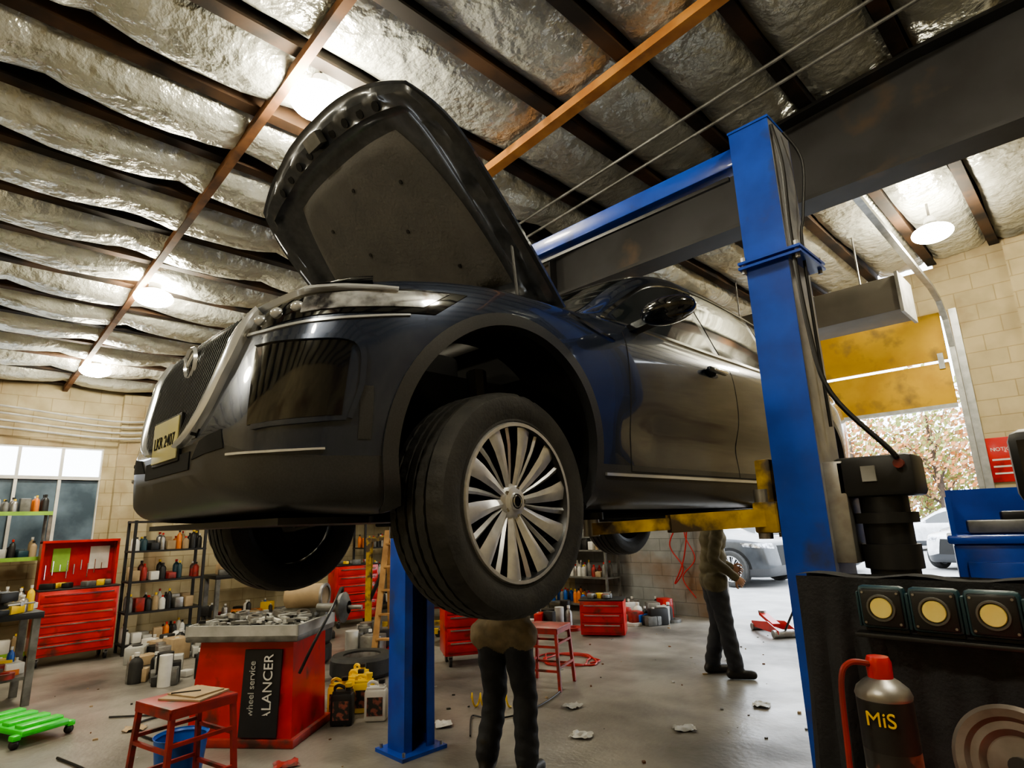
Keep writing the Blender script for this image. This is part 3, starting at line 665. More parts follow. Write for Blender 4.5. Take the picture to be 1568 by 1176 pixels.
# ---------------------------------------------------------------- people
def person(name,loc,rz,P,cols,scale=1.0):
    mb=MB();segs=[]
    def cap(a,b,ra,rb,tag):
        a=Vector(a);b=Vector(b);segs.append((a,b,ra,rb,tag))
        mb.cyl(a,b,ra,'skin',r2=rb,seg=20,caps=True);mb.ball(a,ra,'skin',seg=18,rings=12);mb.ball(b,rb,'skin',seg=18,rings=12)
    def ell(c,r,tag,rot=None):
        c=Vector(c);segs.append((c-Vector((r[0]*.45,0,0)),c+Vector((r[0]*.45,0,0)),r[1],r[1],tag));mb.ball(c,r,'skin',seg=24,rings=16,rot=rot)
    J=P;rot=Matrix.Rotation(-P.get('lean',0),3,'X');hp=Vector((0,0,.95+P.get('drop',0)))
    U=lambda p:rot@(Vector(p)-Vector((0,0,.95)))+hp
    D=lambda p:Vector(p)+Vector((0,0,P.get('drop',0)))
    ell(D((0,0,.93)),(.175,.130,.12),'legs');ell(U((0,0,1.02)),(.178,.132,.12),'top');ell(U((0,0.005,1.14)),(.166,.128,.15),'top',rot)
    ell(U((0,0,1.31)),(.184,.130,.17),'top',rot);cap(U((-.13,0,1.41)),U((.13,0,1.41)),.078,.078,'top')
    cap(D((-.12,0,.90)),D((.12,0,.90)),.118,.118,'top' if P.get('hem') else 'legs')
    for sd,q in ((-1,'l'),(1,'r')):
        k=Vector(J['knee_'+q]);an=Vector(J['ank_'+q]);h=D((sd*.095,0,.88))
        cap(h,k,.108,.082,'legs');cap(k,an.lerp(k,.5),.081,.080,'legs');cap(an.lerp(k,.5),an+Vector((0,0,.04)),.080,.078,'legs')
        f=Vector(J.get('foot_'+q,(0,1,0)));f=f.normalized()
        cap(an+Vector((0,0,-.02))-f*.03,an+Vector((0,0,.10)),.052,.058,'boot')
        cap(Vector((an.x,an.y,.048))-f*.05,Vector((an.x,an.y,.042))+f*.15,.048,.042,'boot')
        sh=U((sd*.185,0,1.40));el=Vector(J['elb_'+q]);wr=Vector(J['wri_'+q])
        cap(sh,el,.068,.056,'top');cap(el,wr,.055,.040,'top')
    cap(U((0,0,1.45)),U((0,.012,1.55)),.056,.052,'skin')
    hr=rot@Matrix.Rotation(P.get('headx',0),3,'X')
    hc=U((0,.02,1.55));Hd=lambda p:hc+hr@Vector(p)
    ell(Hd((0,0,.115)),(.076,.094,.100),'skin',hr);ell(Hd((0,.028,.05)),(.056,.066,.062),'skin',hr);ell(Hd((0,.10,.075)),(.014,.022,.022),'skin',hr)
    ell(Hd((0,.085,.035)),(.026,.016,.010),'skin',hr)
    for sd in (-1,1): ell(Hd((sd*.078,-.005,.085)),(.010,.020,.032),'skin',hr)
    tmp=mb.obj('tmp');tmp.data.materials.clear()
    rm=tmp.modifiers.new('r','REMESH');rm.mode='VOXEL';rm.voxel_size=.0105
    sm=tmp.modifiers.new('s','SMOOTH');sm.factor=.5;sm.iterations=5
    bpy.context.view_layer.update();dg=bpy.context.evaluated_depsgraph_get()
    me=bpy.data.meshes.new_from_object(tmp.evaluated_get(dg));bpy.data.objects.remove(tmp)
    tags=['top','legs','boot','skin','hair'];me.materials.clear()
    for t in tags: me.materials.append(M[cols[t]])
    A=np.array([s[0] for s in segs]);B=np.array([s[1] for s in segs]);ra=np.array([s[2] for s in segs]);rb=np.array([s[3] for s in segs])
    D_=B-A;LL=(D_**2).sum(1)+1e-9;hcz=Hd((0,0,.115));hri=hr.transposed()
    nv=len(me.vertices);co_=np.empty(nv*3);me.vertices.foreach_get('co',co_);co_=co_.reshape(-1,3)
    no_=np.array([v.normal[:] for v in me.vertices])
    f=np.sin(co_[:,2]*46+co_[:,0]*22+co_[:,1]*15)*np.sin(co_[:,2]*17+co_[:,1]*30-co_[:,0]*12)*((co_[:,2]>.15)&(co_[:,2]<1.4))
    co_=co_+no_*(.006*f)[:,None];me.vertices.foreach_set('co',co_.ravel())
    mids=[]
    for p in me.polygons:
        c=np.array(p.center);t=np.clip(((c-A)*D_).sum(1)/LL,0,1);q=A+D_*t[:,None]
        d=np.linalg.norm(c-q,axis=1)-(ra+(rb-ra)*t);tg=segs[int(np.argmin(d))][4]
        if tg=='skin':
            l=hri@(Vector(c)-hcz)
            if l.z>.045 or (l.y<-.01 and l.z>-.06): tg='hair'
            if l.y>.055 and l.z<.07 : tg='skin'
        if P.get('hem') and tg=='legs' and c[2]>P['hem']: tg='top'
        mids.append(tags.index(tg))
    me.polygons.foreach_set('material_index',mids);me.polygons.foreach_set('use_smooth',[True]*len(mids))
    o=bpy.data.objects.new(name,me);bpy.context.scene.collection.objects.link(o)
    o.location=loc;o.rotation_euler=(0,0,rz);o.scale=(scale,)*3
    mh=MB()
    for sd,q in ((-1,'l'),(1,'r')):
        wr=Vector(J['wri_'+q]);el=Vector(J['elb_'+q]);d=(wr-el).normalized();pn=Vector(J.get('palm_'+q,(0,0,-1)));pn=(pn-d*pn.dot(d)).normalized();sx=d.cross(pn)
        Rm=Matrix((sx,d,pn)).transposed()
        mh.cyl(wr-d*.03,wr+d*.03,.030,cols['glove'],r2=.027,seg=14)
        mh.ball(wr+d*.055,(.040,.052,.017),cols['glove'],rot=Rm)
        for i,(off,ln) in enumerate(((-.030,.070),(-.010,.080),(.011,.075),(.031,.058))):
            b=wr+d*.085+sx*off;m1=b+(d*.85+pn*.35)*ln*.45;m2=m1+(d*.45+pn*.8)*ln*.32;m3=m2+(d*-.1+pn*.9)*ln*.25
            mh.tube([b-d*.03,b,m1,m2,m3],[.009,.0095,.0088,.008,.006],cols['glove'],seg=8,sub=3)
        b=wr+d*.03-sx*.030;mh.tube([b+sx*.012,b-sx*.02+d*.02,b-sx*.035+d*.05+pn*.015,b-sx*.03+d*.072+pn*.03],[.012,.012,.010,.007],cols['glove'],seg=8,sub=3)
    for sd in (-1,1):
        mh.ball(Hd((sd*.030,.083,.095)),.011,'eye');mh.ball(Hd((sd*.030,.0925,.095)),.005,'hair')
        mh.ball(Hd((sd*.030,.090,.118)),(.018,.006,.004),'hair')
    mh.obj('hands_and_eyes',parent=o)
    return o
person('mechanic',(-3.08,5.90,0),R(-50),dict(knee_l=(-.10,.03,.50),knee_r=(.11,.05,.50),ank_l=(-.12,-.06,.09),ank_r=(.13,.10,.09),
    foot_l=(-.1,1,0),foot_r=(.15,1,0),elb_l=(-.27,.02,1.14),elb_r=(.27,-.04,1.13),wri_l=(-.22,.24,1.02),wri_r=(.21,.17,.95),palm_l=(1,0,-.2),palm_r=(-1,0,-.2),lean=R(6),headx=R(-20),hem=.84),
    dict(top='jacket',legs='pants',boot='boot',skin='skin',hair='hair',glove='skin'))
person('mechanic',(-3.02,2.86,0),R(25),dict(knee_l=(-.11,.10,.47),knee_r=(.12,.06,.48),ank_l=(-.13,-.02,.09),ank_r=(.15,-.03,.09),foot_l=(-.2,1,0),foot_r=(.25,1,0),
    elb_l=(-.28,.42,1.20),elb_r=(.28,.42,1.20),wri_l=(-.14,.50,1.42),wri_r=(.14,.50,1.42),palm_l=(0,1,.2),palm_r=(0,1,.2),lean=R(30),headx=R(30),drop=-.04,hem=.80),
    dict(top='shirt',legs='pants',boot='boot',skin='skin',hair='hair',glove='skin'),.97)
# ---------------------------------------------------------------- workshop furniture
def tool_cabinet(name,loc,rz,w,d,h,nd,hutch=0,k='red',wheels=True):
    mb=MB();z0=.12 if wheels else .02
    mb.box((0,0,z0+(h-z0)/2),(w,d,h-z0),k,bev=.01)
    hh=(h-z0-.06)/nd
    for i in range(nd):
        z=z0+.03+hh*(i+.5);mb.box((0,-d/2-.008,z),(w-.05,.02,hh-.015),k,bev=.004);mb.box((0,-d/2-.025,z+hh*.28),(w-.12,.015,.014),'chrome')
    mb.box((0,0,h+.008),(w+.02,d+.02,.016),'black',bev=.004)
    if wheels:
        for sx in(-1,1):
            for sy in(-1,1): mb.cyl((sx*(w/2-.07)-.015,sy*(d/2-.07),.055),(sx*(w/2-.07)+.015,sy*(d/2-.07),.055),.055,'black',seg=18);mb.box((sx*(w/2-.07),sy*(d/2-.07),.10),(.05,.06,.05),'steel')
    if hutch:
        mb.box((0,d/2-.02,h+hutch/2),(w,.03,hutch),k);
        for sx in (-1,1): mb.box((sx*(w/2-.015),d/2-.12,h+hutch/2),(.03,.24,hutch),k)
        mb.box((0,d/2-.12,h+hutch),(w,.26,.03),k)
        mb.box((-.22*w,d/2-.045,h+hutch*.6),(.22*w,.02,hutch*.5),'lime');mb.box((.28*w,d/2-.045,h+hutch*.62),(.26*w,.02,hutch*.5),'white')
        for i in range(9): mb.cyl((-.4*w+i*.09*w,d/2-.05,h+.12+.05*(i%3)),(-.4*w+i*.09*w,d/2-.05,h+.30+.05*(i%2)),.008,'chrome',seg=8)
    for i in range(9):
        x=random.uniform(-.4,.4)*w;y=random.uniform(-.3,.2)*d;q=random.choice(['black','grey','steel','redd','yel'])
        mb.box((x,y,h+.05),(random.uniform(.05,.16),random.uniform(.05,.1),random.uniform(.04,.08)),q,rot=random.random()*3,bev=.008)
    return mb.obj(name,loc,rz)
tool_cabinet('tool_cabinet',(-9.9,1.63,0),R(90),.86,.5,.90,6,hutch=.60)
tool_cabinet('tool_cabinet',(-9.2,5.3,0),R(80),.7,.45,.95,6)
tool_cabinet('tool_cabinet',(-5.6,4.75,0),R(60),.62,.42,.72,4)
tool_cabinet('tool_chest',(-5.35,7.0,0),R(30),.60,.38,.46,3,wheels=False)
def bottle(mb,x,y,z,r,h,k,cap='white'):
    mb.lathe([(0,0),(r,0),(r*1.02,h*.05),(r,h*.65),(r*.8,h*.76),(r*.35,h*.84),(r*.33,h*.9)],(x,y,z),(0,0,1),k,seg=14)
    mb.cyl((x,y,z+h*.88),(x,y,z+h),r*.4,cap,seg=12)
def shelf(name,loc,rz,w,d,h,n,frame='black',trim=None,cols=('white','black','redd','bluepl','grey','orange','steel','teal','lgrey','card','black','white')):
    mb=MB()
    for sx in(-1,1):
        for sy in(-1,1): mb.box((sx*(w/2-.02),sy*(d/2-.02),h/2),(.035,.035,h),frame)
    for i in range(n):
        z=.12+(h-.14)*i/(n-1);mb.box((0,0,z),(w,d,.025),frame)
        if trim: mb.box((0,-d/2-.008,z),(w,.015,.05),trim)
        x=-w/2+.07
        while x<w/2-.06:
            k=random.choice(cols);g=random.random()
            for y in (-d*.22,d*.18):
                if g<.62: bottle(mb,x,y,z+.012,random.uniform(.032,.045),random.uniform(.17,.27),k,random.choice(['white','black','red','yel']))
                elif g<.9: hh=random.uniform(.08,.2);mb.box((x+.02,y,z+.012+hh/2),(.11,.12,hh),k,bev=.01,rot=random.uniform(-.2,.2))
            x+=random.uniform(.08,.10) if g<.62 else .13
    return mb.obj(name,loc,rz)
shelf('storage_shelf',(-9.8,2.62,0),R(90),.95,.42,1.75,5)
shelf('parts_rack',(-10.45,.75,0),R(90),1.1,.45,1.9,4,frame='grey',trim='lime')
shelf('storage_shelf',(-9.0,8.3,0),R(0),1.6,.45,1.7,4)
shelf('storage_shelf',(-7.0,8.6,0),R(0),1.4,.4,1.5,4,frame='grey')
shelf('storage_shelf',(-10.5,6.9,0),R(90),1.5,.45,1.7,4)
def bench(name,loc,rz,w,d,h,k='grey',n=26):
    mb=MB();mb.box((0,0,h-.03),(w,d,.06),'wood' if k=='wood' else 'black',bev=.006)
    for sx in(-1,1):
        for sy in(-1,1): mb.box((sx*(w/2-.05),sy*(d/2-.05),(h-.06)/2),(.06,.06,h-.06),k)
    mb.box((0,0,.25),(w-.1,d-.1,.03),k)
    for lvl in (.265,h):
        for i in range(n):
            x=random.uniform(-.46,.46)*w;y=random.uniform(-.38,.38)*d;q=random.choice(['black','grey','steel','redd','white','bluepl','yel','card','orange','tyre'])
            g=random.random()
            if g<.4: bottle(mb,x,y,lvl,random.uniform(.03,.05),random.uniform(.12,.25),q)
            elif g<.8: hh=random.uniform(.05,.16);mb.box((x,y,lvl+hh/2),(random.uniform(.08,.22),random.uniform(.08,.2),hh),q,rot=random.random()*3,bev=.01)
            else: mb.lathe([(.05,0),(.09,0),(.09,.05),(.05,.05)],(x,y,lvl),(0,0,1),q,seg=18,close=True)
    return mb.obj(name,loc,rz)
bench('workbench',(-10.3,4.2,0),R(90),1.6,.6,.9)
bench('workbench',(-7.9,.35,0),R(95),1.3,.6,.85)
bench('workbench',(-8.0,6.6,0),R(45),1.5,.6,.85,k='redd')
mb=MB();mb.box((0,0,.045),(.22,.16,.05),'black',bev=.01);mb.box((0,0,.13),(.30,.09,.10),'black',bev=.02);mb.box((.17,0,.19),(.05,.16,.09),'black',bev=.01);mb.box((.04,0,.19),(.05,.16,.09),'black',bev=.01)
mb.cyl((.15,0,.13),(.36,0,.13),.018,'steel');mb.cyl((.35,-.12,.13),(.35,.12,.13),.008,'steel')
mb.obj('bench_vise',(-7.62,.62,.835),R(30))
mb=MB()
mb.box((0,0,.10),(.75,.34,.05),'green',bev=.02)
for i in range(4): mb.box((-.27+.18*i,0,.135),(.10,.30,.03),'green',bev=.01)
for sx in(-1,1):
    for sy in(-1,1): mb.ball((sx*.33,sy*.19,.035),.035,'black');mb.box((sx*.33,sy*.19,.08),(.07,.06,.04),'green',bev=.01)
mb.obj('mechanic_creeper',(-6.6,.82,0),R(20))
# wheel balancer
mb=MB()
mb.prism([(-.42,-.30,.02),(.42,-.30,.02),(.38,-.26,.72),(-.38,-.26,.72)],(0,.56,0),'red')
mb.box((0,0,.03),(.9,.66,.06),'redd',bev=.01)
mb.box((0,-.02,.76),(.92,.66,.06),'grey',bev=.015)
for y in (-.34,.30): mb.box((0,y,.81),(.92,.02,.08),'lgrey')
for x in (-.45,.45): mb.box((x,-.02,.81),(.02,.66,.08),'lgrey')
for x in (-.15,.15): mb.box((x,-.02,.80),(.015,.62,.06),'lgrey')
for i in range(150):
    x=random.uniform(-.42,.42);y=random.uniform(-.3,.26);mb.box((x,y,.80+random.uniform(0,.08)),(random.uniform(.02,.14),random.uniform(.015,.05),.02),random.choice(['steel','lgrey','grey','black','lgrey','white']),rot=random.random()*3)
for i in range(7): mb.lathe([(.03,0),(.055,0),(.055,.035),(.03,.035)],(random.uniform(-.35,.35),random.uniform(-.2,.2),.86),(random.uniform(-.3,.3),random.uniform(-.3,.3),1),'steel',seg=18,close=True)
mb.cyl((.42,.05,.92),(.62,.05,.92),.035,'grey');mb.cyl((.62,.05,.92),(.80,.05,.92),.018,'steel');mb.lathe([(0,0),(.11,.02),(.12,.05),(.05,.09)],(.60,.05,.92),(1,0,0),'grey',seg=28)
mb.box((.25,.20,.86),(.4,.12,.10),'grey',bev=.01)
mb.cyl((.1,.18,1.0),(.42,.18,1.0),.10,'card',seg=30);mb.lathe([(.08,0),(.102,0),(.102,.02),(.08,.02)],(.41,.18,1.0),(1,0,0),'steel',seg=30,close=True)
mb.tube([(.38,.28,.8),(.5,.34,1.0),(.55,.2,1.05),(.62,-.1,.95),(.55,-.28,.7),(.45,-.28,.5)],.012,'black',sub=6)
mb.box((.16,-.30,.37),(.30,.012,.60),'black',rot=Matrix.Rotation(R(-3),3,'X'))
T=Matrix.Translation((.22,-.312,.38))@Matrix.Rotation(R(90),4,'X')@Matrix.Rotation(R(90),4,'Z');text_into(mb,'BALANCER',.105,'white',T)
T=Matrix.Translation((.09,-.312,.40))@Matrix.Rotation(R(90),4,'X')@Matrix.Rotation(R(90),4,'Z');text_into(mb,'wheel service',.07,'lgrey',T)
mb.obj('wheel_balancer',(-5.10,2.15,0),R(38))
def stool(loc,rz,w,h,card=False):
    mb=MB();k='redd'
    mb.box((0,0,h-.012),(w,w,.024),k,bev=.006)
    for sx,sy in ((0,-1),(0,1),(-1,0),(1,0)): mb.box((sx*w*.48,sy*w*.48,h-.035),(.02 if sx else w*.96,.02 if sy else w*.96,.04),k)
    for sx in(-1,1):
        for sy in(-1,1): mb.beam((sx*w*.45,sy*w*.45,h-.02),(sx*w*.53,sy*w*.53,0),.028,.028,k)
    for z,q in ((.17,.51),(.38,.485)):
        for sy in(-1,1): mb.box((0,sy*w*q,z),(w*q*2,.02,.02),k)
        for sx in(-1,1): mb.box((sx*w*q,0,z+.03),(.02,w*q*2,.02),k)
    if card:
        mb.box((.02,.03,h+.006),(w*.72,w*.62,.010),'card',rot=.35);mb.box((.0,.05,h+.016),(w*.6,w*.5,.008),'card',rot=.15);mb.box((-.02,0,h+.022),(w*.4,w*.02,.008),'black',rot=.9)
    return mb.obj('shop_stool',loc,rz)
stool((-4.14,1.30,0),R(12),.40,.60,True);stool((-4.24,4.6,0),R(20),.38,.55)
mb=MB();mb.lathe([(0,0),(.13,0),(.16,.28),(.165,.28),(.15,.26)],(0,0,0),(0,0,1),'bluepl',seg=28);mb.obj('plastic_bucket',(-4.58,1.42,0))
def jug(loc,k,cap,rz,lab='label',h=.31):
    mb=MB();mb.box((0,0,h*.39),(.18,.115,h*.78),k,bev=.022)
    mb.prism([(-.075,-.045,h*.76),(.075,-.045,h*.76),(.075,.045,h*.76),(-.075,.045,h*.76)],(0,0,.02),k)
    mb.cyl((.045,0,h*.8),(.045,0,h*.93),.024,k,r2=.021);mb.cyl((.045,0,h*.91),(.045,0,h),.028,cap)
    mb.tube([(-.06,0,h*.78),(-.065,0,h*.90),(-.03,0,h*.95),(.02,0,h*.88)],.013,k,sub=4)
    mb.box((0,-.0585,h*.38),(.13,.004,h*.45),lab)
    mb.obj('oil_jug',loc,rz)
for p,k,c,r in (((-4.98,2.77,0),'yel','black',.7),((-4.92,2.97,0),'yel','yel',.9),((-4.64,2.92,0),'white','black',.8),((-4.56,3.14,0),'white','white',.7),((-5.1,3.0,0),'yel','black',.5),((-4.76,2.68,0),'black','yel',.8),((-5.3,3.15,0),'yel','black',.2),((-4.75,3.25,0),'black','yel',.6)): jug(p,k,c,r,h=.31)
def flat_tyre(name,loc,n=1):
    mb=MB()
    for i in range(n):
        mb.lathe([(.20,0),(.23,-.01),(.31,0),(.335,.03),(.335,.17),(.31,.20),(.23,.21),(.20,.20)],(0,0,.012+.215*i),(0,0,1),'tyre',seg=48,close=True)
        mb.lathe([(.20,.02),(.19,.10),(.20,.18)],(0,0,.012+.215*i),(0,0,1),'steel',seg=32)
    for a in range(5):
        t=a*1.2566;mb.beam((0,0,.1+.215*(n-1)),(.19*math.cos(t),.19*math.sin(t),.12+.215*(n-1)),.05,.02,'steel')
    mb.obj(name,loc)
flat_tyre('spare_tyre',(-6.1,3.65,0));flat_tyre('spare_tyre',(-7.2,3.5,0),3);flat_tyre('spare_tyre',(-6.6,5.6,0),2);flat_tyre('spare_tyre',(-8.0,3.3,0),2)
mb=MB()
for sx in(-1,1):
    mb.beam((sx*.22,0,0),(sx*.15,.28,1.5),.07,.03,'wood');mb.beam((sx*.2,.62,0),(sx*.15,.30,1.5),.05,.025,'wood')
for i in range(5): t=(i+.7)/5.3;mb.box((0,.28*t,1.5*t),(.42-.13*t,.09,.02),'wood')
mb.obj('wooden_step_ladder',(-6.6,4.35,0),R(40))
mb=MB()
mb.beam((-.35,0,.08),(-.35,1.2,.08),.07,.07,'yellow');mb.beam((.35,0,.08),(.35,1.2,.08),.07,.07,'yellow');mb.beam((-.35,.05,.08),(.35,.05,.08),.07,.07,'yellow')
mb.beam((0,.05,.08),(0,.05,1.35),.08,.08,'yellow');mb.beam((0,.0,1.35),(0,1.15,1.5),.07,.07,'yellow');mb.tube([(0,.08,.5),(0,.5,1.4)],.03,'black');mb.tube([(0,1.1,1.47),(0,1.1,1.15)],.01,'steel')
for x,y in ((-.35,0),(.35,0),(-.35,1.2),(.35,1.2)): mb.cyl((x-.02,y,.045),(x+.02,y,.045),.045,'black')
mb.obj('engine_hoist',(-8.3,5.0,0),R(-50))
mb=MB()
P=[(t*.012,math.cos(t)*.05,.058+math.sin(t)*.05) for t in np.linspace(0,30,120)]
mb.tube(P,.008,'yel',seg=6);mb.obj('coil_spring',(-4.3,3.65,0),R(35))
def pile(name,loc,n,rad,kinds):
    mb=MB()
    for i in range(n):
        a=random.random()*6.28;r=rad*math.sqrt(random.random());x=r*math.cos(a);y=r*math.sin(a);k=random.choice(kinds);g=random.random()
        if g<.45: hh=random.uniform(.06,.3);mb.box((x,y,hh/2+.002),(random.uniform(.08,.3),random.uniform(.08,.25),hh),k,rot=random.random()*3,bev=.012)
        elif g<.7: bottle(mb,x,y,0.002,random.uniform(.04,.07),random.uniform(.2,.32),k)
        elif g<.85: mb.cyl((x,y,.002),(x,y,random.uniform(.15,.4)),random.uniform(.05,.11),k)
        else: mb.lathe([(.06,0),(.14,0),(.14,.04),(.06,.04)],(x,y,.003),(0,0,1),k,seg=20,close=True)
    mb.obj(name,loc)
kk=['black','grey','steel','redd','white','bluepl','orange','card','lgrey','red','black','grey','tyre','steel']
k2=['black','grey','steel','card','tyre','lgrey','white','black']
pile('parts_pile',(-5.6,8.3,0),34,.55,kk);pile('parts_pile',(-9.1,2.45,0),20,.4,k2);pile('parts_pile',(-8.7,4.1,0),34,.5,kk);pile('parts_pile',(-8.6,3.1,0),20,.35,k2)
pile('parts_pile',(-6.4,6.9,0),30,.5,kk);pile('parts_pile',(-7.7,2.2,0),16,.35,k2);pile('parts_pile',(-6.25,2.8,0),16,.3,k2);pile('parts_pile',(-7.2,4.4,0),18,.3,kk)
mb=MB()
for sx in(-1,1): mb.prism([(sx*.12,-.35,.05),(sx*.12,.35,.05),(sx*.12,.35,.12),(sx*.12,-.1,.17),(sx*.12,-.35,.10)],(.012,0,0),'red')
mb.beam((0,-.1,.12),(0,.25,.22),.1,.04,'red');mb.cyl((0,.25,.22),(0,.25,.26),.05,'steel');mb.tube([(0,-.32,.1),(0,-.95,.75)],.014,'black');mb.cyl((-.14,.32,.045),(.14,.32,.045),.045,'steel');mb.cyl((-.16,-.3,.05),(.16,-.3,.05),.05,'steel')
mb.obj('floor_jack',(-3.55,8.3,0),R(50))
mb=MB()
mb.tube([(0,0,1.9),(.1,-.05,1.5),(-.08,-.06,1.1),(.12,-.05,.75),(-.05,-.06,.5),(.15,-.05,.9),(.25,-.05,1.5),(.05,-.03,1.85)],.012,'hose',sub=8)
mb.tube([(.3,0,1.85),(.2,-.05,1.3),(.35,-.06,.9),(.1,-.05,.6),(.3,-.05,.3)],.010,'hose',sub=8);mb.cyl((0,0.02,1.88),(0,-.08,1.88),.03,'steel');mb.cyl((.3,0.02,1.86),(.3,-.08,1.86),.03,'steel')
mb.obj('air_hose',(-5.25,8.93,0))
mb=MB();P=[(.32*math.cos(t)*(1+.25*math.sin(2.3*t)),.26*math.sin(t)*(1+.2*math.cos(1.7*t)),.014+.004*math.sin(5*t)) for t in np.linspace(0,17,150)]
mb.tube(P,.010,'hose',seg=6);mb.obj('air_hose',(-4.75,5.5,0))
for (x,y,r,a) in ((-5.4,.95,.009,0),(-5.0,.75,.008,1.3),(-3.9,3.4,.007,2.2),(-6.3,1.6,.009,.6)):
    mb=MB();P=[(-.3+.28*t+.2*math.sin(t*2),.2*math.sin(t*1.3)-.1*t,.012) for t in np.linspace(0,4,60)]
    mb.tube(P,r,'rubber',seg=6);mb.obj('extension_cord',(x,y,0),a)
for i,(x,y,k) in enumerate(((-3.1,3.7,'white'),(-2.6,4.3,'lgrey'),(-4.1,3.2,'white'),(-2.4,5.2,'lgrey'),(-4.28,2.0,'redd'),(-5.1,.9,'white'),(-6.0,1.5,'card'),(-3.6,4.2,'lgrey'),(-3.3,6.6,'white'))):
    mb=MB();A=[[((a-4)*.02+random.uniform(-.006,.006),(b-3)*.022+random.uniform(-.006,.006),.006+random.uniform(0,.02)) for b in range(7)] for a in range(9)]
    mb.grid(A,k);mb.obj('shop_rag' if k=='redd' else 'crumpled_paper',(x,y,0),random.random()*3)
mb=MB()
for i in range(200):
    x=random.uniform(-8,-1.5);y=random.uniform(1.2,8.5);q=random.uniform(.006,.024);mb.box((x,y,q*.3),(q,q*random.uniform(.5,2),q*.6),random.choice(['black','grey','rust','lgrey','card']),rot=random.random()*3)
mb.obj('floor_debris')
mb=MB();
for a in range(4): mb.tube([(XL+.18,3.4-.1*a,3.58-.1*a),(XL+.2,2.2,3.3-.09*a),(XL+.18,.6,3.4-.1*a),(XL+.16,-1,3.5-.1*a)],.014,'lgrey',sub=6)
mb.obj('wall_cable_run')
# ---------------------------------------------------------------- near right cart with draped cloth
mb=MB()
CX0,CX1=-.30,.56;cw=CX1-CX0;cx=(CX0+CX1)/2
mb.box((cx,1.00,.56),(cw,.40,1.04),'black',bev=.01)
mb.box((cx,1.00,1.105),(cw+.02,.42,.03),'red',bev=.008)
for i in range(5): mb.box((cx,.795,.18+.17*i),(cw-.06,.015,.15),'redd',bev=.004)
for sx in(-1,1):
    for sy in(-1,1): mb.cyl((cx+sx*.34-.02,1.0+sy*.14,.04),(cx+sx*.34+.02,1.0+sy*.14,.04),.04,'black')
mb.obj('tool_cart')
mb=MB();mb.box((.055,1.262,.71),(1.01,.02,1.42),'black',bev=.004)
for x in (-.40,.5): mb.box((x,1.35,.01),(.05,.2,.02),'black')
mb.obj('backboard_panel')
mb=MB();A=[];n=120
for i in range(n+1):
    t=i/n;x=-.468+1.035*t
    bottom=.06 if x<-.315 else 1.128
    row=[]
    for j in range(30):
        v=j/29;z=1.432+(bottom-1.432)*v;d=1.432-z
        amp=(.012*math.sin(x*130+d*1.5)+.008*math.sin(x*67+2-d*2))*min(1,d*5)
        if x>-.31: amp*=.35
        row.append((x+.012*math.sin(d*3+x*20)*min(1,d*2)*(1 if x<-.33 else .1)-.015*min(1,d)*(1 if x<-.44 else 0),1.228+amp-.012*min(1,d*3),z))
    A.append(row)
mb.grid(A,'cloth')
mb.grid([[(x,1.228+.052*v,1.434+.004*math.sin(x*40)) for v in (0,.5,1)] for x in np.linspace(-.468,.567,40)],'cloth')
mb.grid([[(x,1.28+.004*math.sin(x*50+v),1.434-1.2*v) for v in np.linspace(0,1,10)] for x in np.linspace(-.468,.567,60)],'cloth')
mb.obj('draped_cloth',recalc=False)
def worklight(x,z):
    mb=MB();w=.071
    mb.box((0,0,0),(w,.022,w*.98),'teal',bev=.008);mb.box((0,-.010,0),(w*.86,.010,w*.84),'black',bev=.006)
    mb.lathe([(0,.002),(.0155,.002),(.0165,0)],(0,-.0155,0),(0,-1,0),'led',seg=28);mb.lathe([(.017,0),(.0185,.004),(.021,.004),(.022,0)],(0,-.0145,0),(0,-1,0),'grey',seg=28)
    for sx in(-1,1): mb.box((sx*(w/2+.001),0.0,-.004),(.004,.016,w*.8),'teal',bev=.002)
    mb.beam((-w*.45,.01,-w*.52),(w*.45,.01,-w*.52),.018,.006,'black')
    for sx in (-1,1):
        for sz in (-1,1): mb.cyl((sx*w*.36,-.014,sz*w*.34),(sx*w*.36,-.0165,sz*w*.34),.002,'steel',seg=8)
    mb.obj('led_work_light',(x,1.185,z),0)
for i in range(4): worklight(-.314+.0745*i,1.390)
mb=MB();mb.box((-.14,1.19,1.345),(.44,.045,.008),'black',bev=.003);mb.obj('light_rail')
mb=MB()
mb.lathe([(0,0),(.031,0),(.033,.004),(.033,.006)],(0,0,0),(0,0,1),'steel',seg=36)
mb.lathe([(.033,.006),(.033,.188)],(0,0,0),(0,0,1),'label',seg=36)
mb.lathe([(.0332,.128),(.0332,.187)],(0,0,0),(0,0,1),'black',seg=36)
mb.lathe([(.033,.188),(.034,.192),(.031,.200),(.022,.208),(.014,.213),(.012,.218)],(0,0,0),(0,0,1),'steel',seg=36)
mb.lathe([(.015,.210),(.0155,.232),(.013,.238),(0,.239)],(0,0,0),(0,0,1),'red',seg=28)
mb.tube([(-.012,-.008,.230),(-.035,-.02,.232),(-.048,-.025,.21),(-.052,-.027,.13),(-.056,-.028,.02)],.0038,'redd',sub=6)
T=Matrix.Translation((-.010,-.0338,.168))@Matrix.Rotation(R(-14),4,'Z')@Matrix.Rotation(R(90),4,'X');text_into(mb,'MiS',.024,'yel',T,.001)
for z in (.10,.09,.08): mb.lathe([(.0332,z),(.0332,z+.004)],(0,0,0),(0,0,1),'lgrey',seg=36)
mb.obj('spray_can',(-.268,.945,1.1205),R(20))
mb=MB();mb.lathe([(0,.004),(.037,.004),(.045,.012),(.055,.012),(.060,.020),(.070,.022),(.076,.017),(.071,.010),(.0,-.002)],(0,0,0),(-.12,-1,.28),'dish',seg=56)
